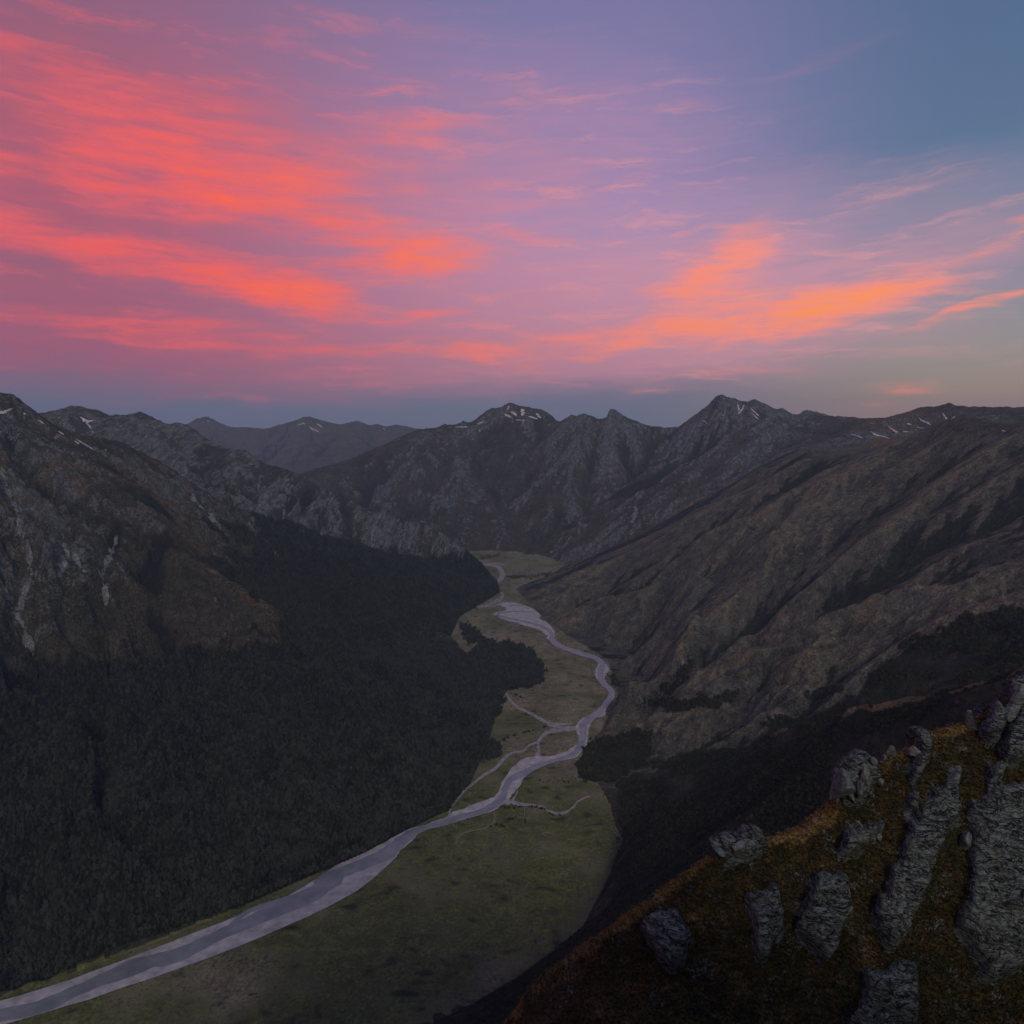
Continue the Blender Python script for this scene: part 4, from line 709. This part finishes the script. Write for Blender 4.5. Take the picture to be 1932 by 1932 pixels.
def leaf_mat(name, c1, c2):
    ma, nt, b = new_mat(name, .8, .12); oi = nt.n('ShaderNodeObjectInfo'); pos = nt.n('ShaderNodeNewGeometry').outputs['Position']; n = nt.noise(pos, 1 / 45, 3, .6); f = nt.m('MULTIPLY_ADD', oi.outputs['Random'], .65, nt.remap(n, .35, .65, 0, .35)); nt.put(b.inputs['Base Color'], nt.mix(f, c1, c2)); return ma
beech = leaf_mat('beech_leaves', (.007, .010, .010), (.085, .096, .078)); scrubl = leaf_mat('scrub_leaves', (.013, .015, .007), (.070, .068, .034)); bark = simple_mat('bark', (.05, .045, .04), (.12, .11, .10), 1.5)
protos = []; crown_me = []; trunk_me = []
for i in range(4):
    cv, cf = crown_mesh(900 + i, rx=2.9 + .25 * i, h1=11 + i * .7); tv, tf = trunk_geo(950 + i)
    oc = mesh_np('crown', cv, cf, [beech], smooth=False); ot = mesh_np('trunk', tv, tf, [bark], smooth=True); crown_me.append(oc.data); trunk_me.append(ot.data)
    for o in (oc, ot): bpy.data.objects.remove(o)
shrub_me = []
for i in range(3):
    cv, cf = crown_mesh(980 + i, nclump=11, per=10, rx=1.5, h0=.5, h1=2.4, leaf=.6, squash=.7); o = mesh_np('foliage', cv, cf, [scrubl], smooth=False); shrub_me.append(o.data); bpy.data.objects.remove(o)
def unlinked(name, geos, mats):
    o = mesh_np(name, np.concatenate([g[0] for g in geos]), np.concatenate([g[1] + sum(len(h[0]) for h in geos[:k]) for k, g in enumerate(geos)]), mats, smooth=False, fm=np.concatenate([np.full(len(g[1]), k) for k, g in enumerate(geos)])); COL.objects.unlink(o); return o
wood_col = bpy.data.collections.new('beech_kinds'); bush_col = bpy.data.collections.new('scrub_kinds')
for i in range(4): wood_col.objects.link(unlinked('beech_kind', [crown_mesh(900 + i, rx=2.9 + .25 * i, h1=11 + i * .7), trunk_geo(950 + i)], [beech, bark]))
for i in range(3): bush_col.objects.link(unlinked('scrub_kind', [crown_mesh(980 + i, nclump=11, per=10, rx=1.5, h0=.5, h1=2.4, leaf=.6, squash=.7)], [scrubl]))
def scatter_obj(name, pts, rot, scl, col, label, cat):
    me = bpy.data.meshes.new(name); me.vertices.add(len(pts)); me.vertices.foreach_set('co', np.asarray(pts, np.float32).ravel())
    a = me.attributes.new('rotz', 'FLOAT', 'POINT'); a.data.foreach_set('value', np.asarray(rot, np.float32)); a = me.attributes.new('scl', 'FLOAT', 'POINT'); a.data.foreach_set('value', np.asarray(scl, np.float32))
    o = bpy.data.objects.new(name, me); COL.objects.link(o); ng = bpy.data.node_groups.new(name + '_scatter', 'GeometryNodeTree'); ng.interface.new_socket('Geometry', in_out='INPUT', socket_type='NodeSocketGeometry'); ng.interface.new_socket('Geometry', in_out='OUTPUT', socket_type='NodeSocketGeometry')
    N = ng.nodes; Lk = ng.links; gi_ = N.new('NodeGroupInput'); go = N.new('NodeGroupOutput'); ip = N.new('GeometryNodeInstanceOnPoints'); ci = N.new('GeometryNodeCollectionInfo'); ci.inputs['Collection'].default_value = col; ci.inputs['Separate Children'].default_value = True; ci.inputs['Reset Children'].default_value = True
    def na(nm): q = N.new('GeometryNodeInputNamedAttribute'); q.data_type = 'FLOAT'; q.inputs['Name'].default_value = nm; return q.outputs['Attribute']
    cx = N.new('ShaderNodeCombineXYZ'); Lk.new(na('rotz'), cx.inputs[2]); sc = na('scl'); cs = N.new('ShaderNodeCombineXYZ'); [Lk.new(sc, cs.inputs[i]) for i in range(3)]
    Lk.new(gi_.outputs[0], ip.inputs['Points']); Lk.new(ci.outputs[0], ip.inputs['Instance']); ip.inputs['Pick Instance'].default_value = True; Lk.new(cx.outputs[0], ip.inputs['Rotation']); Lk.new(cs.outputs[0], ip.inputs['Scale']); Lk.new(ip.outputs[0], go.inputs[0])
    md = o.modifiers.new('scatter', 'NODES'); md.node_group = ng; return tag(o, label, cat, kind='stuff')
AREA = (np.gradient(LR)[None] * np.gradient(PH)[:, None]) * R ** 2 * np.sqrt(1 + np.minimum(slope, 1.2) ** 2)
inframe = (PXs > -160) & (PXs < 2090) & (PYs < 2060)
def sample(mask, n):
    w_ = (AREA * mask).ravel(); tot = w_.sum(); s_ = rng.choice(len(w_), n, p=w_ / tot); i, j = np.unravel_index(s_, AREA.shape); i = np.clip(i, 0, len(PH) - 2); j = np.clip(j, 0, len(LR) - 2)
    ph = PH[i] + rng.uniform(0, 1, n) * (PH[i + 1] - PH[i]); lr = LR[j] + rng.uniform(0, 1, n) * (LR[j + 1] - LR[j]); r_ = np.exp(lr); x = r_ * np.sin(ph); y = r_ * np.cos(ph); return np.stack([x, y, ground_z(x, y, HF)], 1), tot
wood = np.clip(forest, 0, 1) * (forest > .35) * inframe * (Y < 4300) * (Y > 500)
tot = float((AREA * wood).sum()); log('wood area km2', tot / 1e6)
NT_ = int(min(TREES, tot / 30)); pts, _ = sample(wood * np.clip((2600 / R), .35, 2.2), NT_)
sc = rng.uniform(.5, 1.05, NT_) ** 1 * rng.choice([1, 1, 1, 1.35], NT_) * np.clip(np.hypot(pts[:, 0], pts[:, 1]) / 3200, 1, 1.35)
px_, py_ = project(pts[:, 0], pts[:, 1], pts[:, 2]); dist = np.linalg.norm(pts - [0, 0, CAMZ], axis=1); show = (px_ > 0) & (px_ < 1932) & (py_ < 1925)
big = np.argsort(np.where(show, -sc / dist, 0))[:215]; keep = np.ones(NT_, bool); keep[big] = False
scatter_obj('forest', pts[keep] - [0, 0, .3], rng.uniform(0, 6.28, keep.sum()), sc[keep], wood_col, 'dense dark beech forest clothing the left mountainside', 'forest')
def tree(p, s_, i, name, label, group):
    r_ = empty(name, p, random.uniform(0, 6.28), s_); tag(r_, label, 'tree', group)
    for nm, me in (('trunk', trunk_me[i % 4]), ('crown', crown_me[i % 4])):
        c = bpy.data.objects.new(nm, me); COL.objects.link(c); c.parent = r_
for i, k in enumerate(big): tree(pts[k] - [0, 0, .3], float(sc[k]), i, 'beech_tree', 'dark rounded beech tree in the dense wood at the lower left', 'beech trees at the near edge of the forest')
# copses standing alone on the right hillside, tree by tree
def copse(poly, n, label, group, s0=.75, s1=1.1):
    P_ = np.array(poly, float); a, b_ = P_.min(0), P_.max(0); out = []
    while len(out) < n:
        q = np.array([random.uniform(a[0], b_[0]), random.uniform(a[1], b_[1])])
        if inside(poly, np.array([q[0]]), np.array([q[1]]))[0]: out.append(q)
    h = first_hit(*np.array(out).T)
    for i, p in enumerate(h):
        if not np.isnan(p[0]): tree((p[0], p[1], float(ground_z(p[:1], p[1:2], HF)[0]) - .3), random.uniform(s0, s1), i, 'beech_tree', label, group)
copse(scrubR[4], 44, 'dark tree in the larger lens shaped copse high on the open right hillside', 'trees of the upper copse'); copse(scrubR[5], 28, 'dark tree in the small oval copse lower on the open right hillside', 'trees of the lower copse')
copse([(1540,1345),(1556,1345),(1556,1358),(1540,1358)], 6, 'tree of the little round clump below the upper copse', 'trees of the round clump'); copse([(1152,1278),(1163,1280),(1164,1292),(1153,1290)], 4, 'dark tree on the right river bank at the tight bend', 'trees at the river bend')
# scrub: near spur, gullies and woods of the right side
bush = np.clip(dark, 0, 1) * (dark > .45) * inframe * (Y < 3400) * (R > 480); pts, tot = sample(bush * np.clip(1700 / R, .4, 2.5), SCRUBS); log('scrub km2', tot / 1e6)
px_, py_ = project(pts[:, 0], pts[:, 1], pts[:, 2]); scatter_obj('scrub', pts - [0, 0, .2], rng.uniform(0, 6.28, len(pts)), rng.uniform(.7, 1.9, len(pts)) ** 1.3 * np.clip(np.hypot(pts[:, 0], pts[:, 1]) / 1500, .8, 1.8), bush_col, 'dark scrub covering the near spur and gullies', 'scrub')
# shrubs dotted over the valley floor
def shrubs(spots, label, group, s0=1.1, s1=2.0):
    for i, (a, b_) in enumerate(spots):
        x, y = on_floor(a, b_); x, y = float(x), float(y); r_ = empty('shrub', (x, y, max(0, float(ground_z(np.array([x]), np.array([y]))[0]))), random.uniform(0, 6.28), random.uniform(s0, s1)); tag(r_, label, 'shrub', group); c = bpy.data.objects.new('foliage', shrub_me[i % 3]); COL.objects.link(c); c.parent = r_
def along(pts, n, j=2.0): P_ = smooth_path(pts, 10)[:, :2]; return [tuple(P_[random.randrange(len(P_))] + np.array([random.gauss(0, j), random.gauss(0, j * .6)])) for _ in range(n)]
def cc6(*p): return [(613.4 + .3387 * a, 1104 + .3387 * b) for a, b in p]
shrubs(along(cc6((985,1235),(1040,1245),(1130,1235),(1200,1245),(1260,1280),(1330,1285)), 26, .9), 'dark shrub on the south bank of the little side stream', 'shrubs along the side stream')
shrubs(along(cc6((1190,1085),(1230,1095),(1300,1090),(1360,1100)), 12, 1.2), 'dark shrub in the loose row on the grass east of the river', 'shrubs on the eastern flat', .8, 1.4)
shrubs(along(cc6((1010,1305),(1060,1300),(1110,1310),(1110,1330)), 9, 1.2) + along(cc6((920,1345),(960,1335),(1000,1350)), 9, 1.1), 'dark shrub in the clusters on the green flat near the bottom', 'shrubs on the green flat')
shrubs(along(cc6((880,930),(930,900),(980,870),(1060,835),(1140,815),(1230,790)), 34, .9), 'dark shrub of the hedge like line left of the river island', 'shrubs in the dark line', 1.2, 2.2)
shrubs(along(cc6((950,665),(975,675),(960,720),(955,745)), 9, 1.0) + along(cc6((1030,605),(1070,615),(1105,632)), 8, .8), 'dark shrub beside the forest tip on the flat', 'shrubs off the forest edge', 1.3, 2.3)
shrubs(along(cc6((1292,255),(1300,285),(1340,335),(1420,360),(1500,388),(1560,420)), 20, .7), 'dark shrub on the right bank of the upper river', 'shrubs along the upper river', .9, 1.6)
shrubs([(random.uniform(930, 1130), random.uniform(1180, 1370)) for _ in range(12)] , 'tiny dark shrub scattered on the brown flat above the island', 'scattered shrubs on the brown flat', .6, 1.2)
log('plants')
# ------------------------------------------------------------------ camera
cam = bpy.data.cameras.new('camera'); co = bpy.data.objects.new('camera', cam); COL.objects.link(co); co.location = (0, 0, CAMZ); co.rotation_euler = (math.pi / 2 - TH, 0, 0)
cam.lens = 24; cam.sensor_width = 36; cam.clip_start = 1; cam.clip_end = 90000; scene.camera = co
# ------------------------------------------------------------------ sky: dusk gradient with lit cloud streaks, by azimuth and elevation
w = bpy.data.worlds.new('World'); scene.world = w; w.use_nodes = True; w.node_tree.nodes.clear(); nt = NT(w.node_tree)
out = nt.n('ShaderNodeOutputWorld'); bg = nt.n('ShaderNodeBackground')
g = nt.n('ShaderNodeTexCoord').outputs['Generated']; sp = nt.n('ShaderNodeSeparateXYZ'); nt.put(sp.inputs[0], g)
az = nt.m('ARCTAN2', sp.outputs[0], sp.outputs[1]); el = nt.m('ARCSINE', sp.outputs[2])
def ang(px, py):
    x, y, z = ray(px, py); return float(np.arctan2(x, y)), float(np.arctan2(z, np.hypot(x, y)))
def srgb(r, g, b): return tuple(((v / 255 + .055) / 1.055) ** 2.4 if v > 10 else v / 255 / 12.92 for v in (r, g, b))
def ramp(v, stops):
    nd = nt.n('ShaderNodeValToRGB'); nt.put(nd.inputs[0], v); cr = nd.color_ramp; cr.interpolation = 'B_SPLINE'
    while len(cr.elements) < len(stops): cr.elements.new(.5)
    for e, (p, c) in zip(cr.elements, stops): e.position = p; e.color = (*srgb(*c), 1)
    return nd.outputs[0]
ev = nt.remap(el, -.1, .7)
def P_(py): return (ang(966, py)[1] + .1) / .8
left = ramp(ev, [(0, (84, 90, 112)), (P_(770), (102, 114, 140)), (P_(720), (108, 102, 130)), (P_(660), (124, 92, 122)), (P_(560), (122, 100, 126)), (P_(450), (136, 92, 118)), (P_(340), (150, 96, 116)), (.86, (120, 96, 128)), (1, (86, 96, 136))])
mid = ramp(ev, [(0, (92, 98, 118)), (P_(780), (108, 120, 142)), (P_(730), (116, 112, 138)), (P_(650), (140, 120, 150)), (P_(560), (148, 138, 176)), (P_(450), (148, 140, 184)), (P_(340), (144, 132, 180)), (.86, (112, 112, 152)), (1, (80, 96, 140))])
right = ramp(ev, [(0, (126, 104, 98)), (P_(780), (176, 138, 120)), (P_(730), (160, 144, 130)), (P_(650), (146, 146, 148)), (P_(560), (128, 136, 158)), (P_(450), (110, 130, 158)), (P_(340), (88, 114, 146)), (.86, (74, 98, 136)), (1, (64, 88, 130))])
base = nt.mix(nt.remap(az, -.62, .02, smooth=True), left, mid); base = nt.mix(nt.remap(az, .12, .6, smooth=True), base, right)
nish = nt.n('ShaderNodeTexSky', sky_type='NISHITA', sun_disc=False, sun_elevation=math.radians(1.5), sun_rotation=math.radians(75), altitude=1000)
base = nt.mix(.06, base, nt.mix(1.0, nish.outputs[0], (.1, .1, .1), 'MULTIPLY'))
# cloud coordinates, pulled about by noise so that edges fray
vec = nt.n('ShaderNodeCombineXYZ', inp={0: az, 1: el}).outputs[0]
nz = nt.n('ShaderNodeTexNoise', inp={'Vector': nt.mapping(vec, (1.0, 3.6, 1)), 'Scale': 5.0, 'Detail': 7.0, 'Roughness': .62})
nz2 = nt.n('ShaderNodeTexNoise', inp={'Vector': nt.mapping(vec, (1.0, 7, 1), (0, 0, .05)), 'Scale': 9.0, 'Detail': 6.0, 'Roughness': .6})
off = nt.n('ShaderNodeVectorMath', operation='MULTIPLY_ADD'); nt.put(off.inputs[0], nt.n('ShaderNodeVectorMath', operation='SUBTRACT', inp={0: nz.outputs['Color'], 1: (.5, .5, .5)}).outputs[0]); off.inputs[1].default_value = (.17, .055, 0); nt.put(off.inputs[2], vec)
wv = off.outputs[0]
def stroke_sum(strokes, k=1.85):
    acc = None
    for cx, cy, hx, hy, an, amp in strokes:
        a0 = ang(cx, cy); s = 1 / 1288.6 * math.cos(a0[0]) ** 1.3
        mp = nt.n('ShaderNodeMapping', vector_type='TEXTURE'); nt.put(mp.inputs[0], wv); mp.inputs[1].default_value = (a0[0], a0[1], 0); mp.inputs[2].default_value = (0, 0, math.radians(an)); mp.inputs[3].default_value = (hx * s * k, hy * s * k, 1)
        gr = nt.n('ShaderNodeTexGradient', gradient_type='SPHERICAL'); nt.put(gr.inputs[0], mp.outputs[0])
        acc = nt.m('MULTIPLY', gr.outputs['Fac'] if 'Fac' in gr.outputs else gr.outputs[1], amp) if acc is None else nt.m('MULTIPLY_ADD', gr.outputs['Fac'] if 'Fac' in gr.outputs else gr.outputs[1], amp, acc)
    return acc
bright = [(420,345,200,48,0,1.7),(330,395,220,24,-6,.6),(60,450,190,32,-8,1.0),(250,480,280,34,-9,1.1),(490,530,160,34,-16,1.2),(590,552,80,26,5,1.1),(650,428,190,24,-9,1.0),(780,480,110,34,-5,1.6),(680,500,120,24,2,.7),(40,345,100,30,-5,.5),
 (200,602,240,18,-3,.9),(430,625,240,22,-4,.7),(280,645,130,8,-2,.9),(560,668,220,15,2,.9),(900,670,90,14,-8,1.2),(860,716,60,8,12,.7),(800,600,50,16,8,.9),(900,575,190,13,6,.6),(1030,635,190,22,3,.8),(1150,658,110,12,12,.8),
 (1350,602,260,24,8,1.3),(1600,576,115,26,14,1.9),(1330,530,90,46,12,1.6),(1400,462,75,32,-5,.8),(1290,432,28,9,5,.8),(1640,520,120,34,15,.8),(1330,657,75,8,15,.8),(1340,708,130,9,5,.8),(1240,738,60,5,0,.6),(1835,584,100,11,16,1.7),
 (1810,552,50,5,0,.8),(1900,445,70,14,20,1.0),(1700,732,65,7,0,1.1),(1640,752,60,7,0,.8),(1905,690,45,8,10,.6),(1880,767,90,6,3,.7),(1000,380,110,45,10,.5),(1010,458,80,24,0,.5),(780,355,25,35,0,.45),(1430,405,40,24,10,.45),(1500,600,200,18,9,1.0),
 (300,235,380,80,0,.8),(900,225,220,36,10,.5),(60,120,280,36,-6,.45),(1450,150,260,26,10,.4)]
wash = [(250,470,560,170,-5,.9),(330,370,480,130,0,.8),(900,610,520,80,3,.75),(1420,540,330,110,8,.85),(1050,420,300,150,5,.5),(450,650,620,60,0,.9),(1150,690,500,36,3,.45),(1750,500,160,40,18,.4),(300,200,600,150,0,.8)]
br = stroke_sum(bright); wa = stroke_sum(wash)
fib = nt.m('MULTIPLY', nt.remap(nz2.outputs[0], .30, .70, .40, 1.4), nt.remap(nz.outputs[0], .36, .64, .6, 1.25))
brm = nt.remap(nt.m('MULTIPLY', br, fib), .14, 1.5, smooth=True); wam = nt.remap(nt.m('MULTIPLY', wa, nt.remap(nz2.outputs[0], .25, .75, .6, 1.25)), .05, 1.0)
washc = nt.mix(nt.remap(az, -.55, .35, smooth=True), srgb(178, 90, 112), srgb(220, 148, 160)); brc = nt.mix(nt.remap(az, -.5, .42, smooth=True), srgb(230, 96, 98), srgb(250, 144, 122))
wisp = nt.m('MULTIPLY', nt.remap(nt.noise(nt.mapping(wv, (1, 8.5, 1), (0, 0, .04)), 6.0, 8, .66), .50, .72, smooth=True), nt.remap(wa, 0, .5)); c = nt.mix(nt.m('MULTIPLY', wam, .60), base, washc); c = nt.mix(nt.m('MULTIPLY', wisp, .5), c, nt.mix(nt.remap(az, -.5, .42, smooth=True), srgb(226, 100, 108), srgb(240, 160, 150))); c = nt.mix(nt.m('MULTIPLY', brm, .84), c, brc)
c = nt.mix(nt.remap(nt.m('MULTIPLY', br, fib), 1.3, 2.8), c, nt.mix(nt.remap(az, -.5, .42), srgb(250, 92, 70), srgb(255, 148, 92)))
nt.put(bg.inputs[0], c); bg.inputs[1].default_value = SKY; nt.put(out.inputs[0], bg.outputs[0])
# ------------------------------------------------------------------ warm sun lamp behind the viewpoint, added to brighten the ground after sunset
s = bpy.data.lights.new('fill_sun', 'SUN'); s.energy = SUN; s.angle = math.radians(12); s.color = (1, .93, .74); so = bpy.data.objects.new('fill_sun', s); COL.objects.link(so)
so.rotation_euler = (math.radians(90 - 38), 0, math.radians(14)); so.location = (3000, 0, 3000)
# ------------------------------------------------------------------ air
if HAZE:
    b = 20500.; z0, z1 = -8., 1700.
    V = [(x, y, z) for z in (z0, z1) for x, y in ((-b, -b), (b, -b), (b, b), (-b, b))]
    ma = bpy.data.materials.new('evening_haze'); ma.use_nodes = True; t = ma.node_tree; t.nodes.clear(); o_ = t.nodes.new('ShaderNodeOutputMaterial'); pv = t.nodes.new('ShaderNodeVolumePrincipled')
    pv.inputs['Color'].default_value = (.62, .78, .98, 1); pv.inputs['Density'].default_value = HAZE; pv.inputs['Anisotropy'].default_value = 0.1; t.links.new(pv.outputs[0], o_.inputs['Volume'])
    hz = mesh_np('haze', V, [(3, 2, 1, 0), (4, 5, 6, 7), (0, 1, 5, 4), (1, 2, 6, 5), (2, 3, 7, 6), (3, 0, 4, 7)], [ma], smooth=False); tag(hz, 'thin bluish evening haze filling the valley', 'haze', kind='stuff')
scene.view_settings.view_transform = 'Standard'; scene.view_settings.look = 'None'; scene.view_settings.gamma = 1; scene.view_settings.exposure = 0; scene.view_settings.use_curve_mapping = False
scene.render.engine = 'CYCLES'; scene.cycles.max_bounces = 4; scene.cycles.volume_bounces = 1; scene.cycles.diffuse_bounces = 2
log('done')
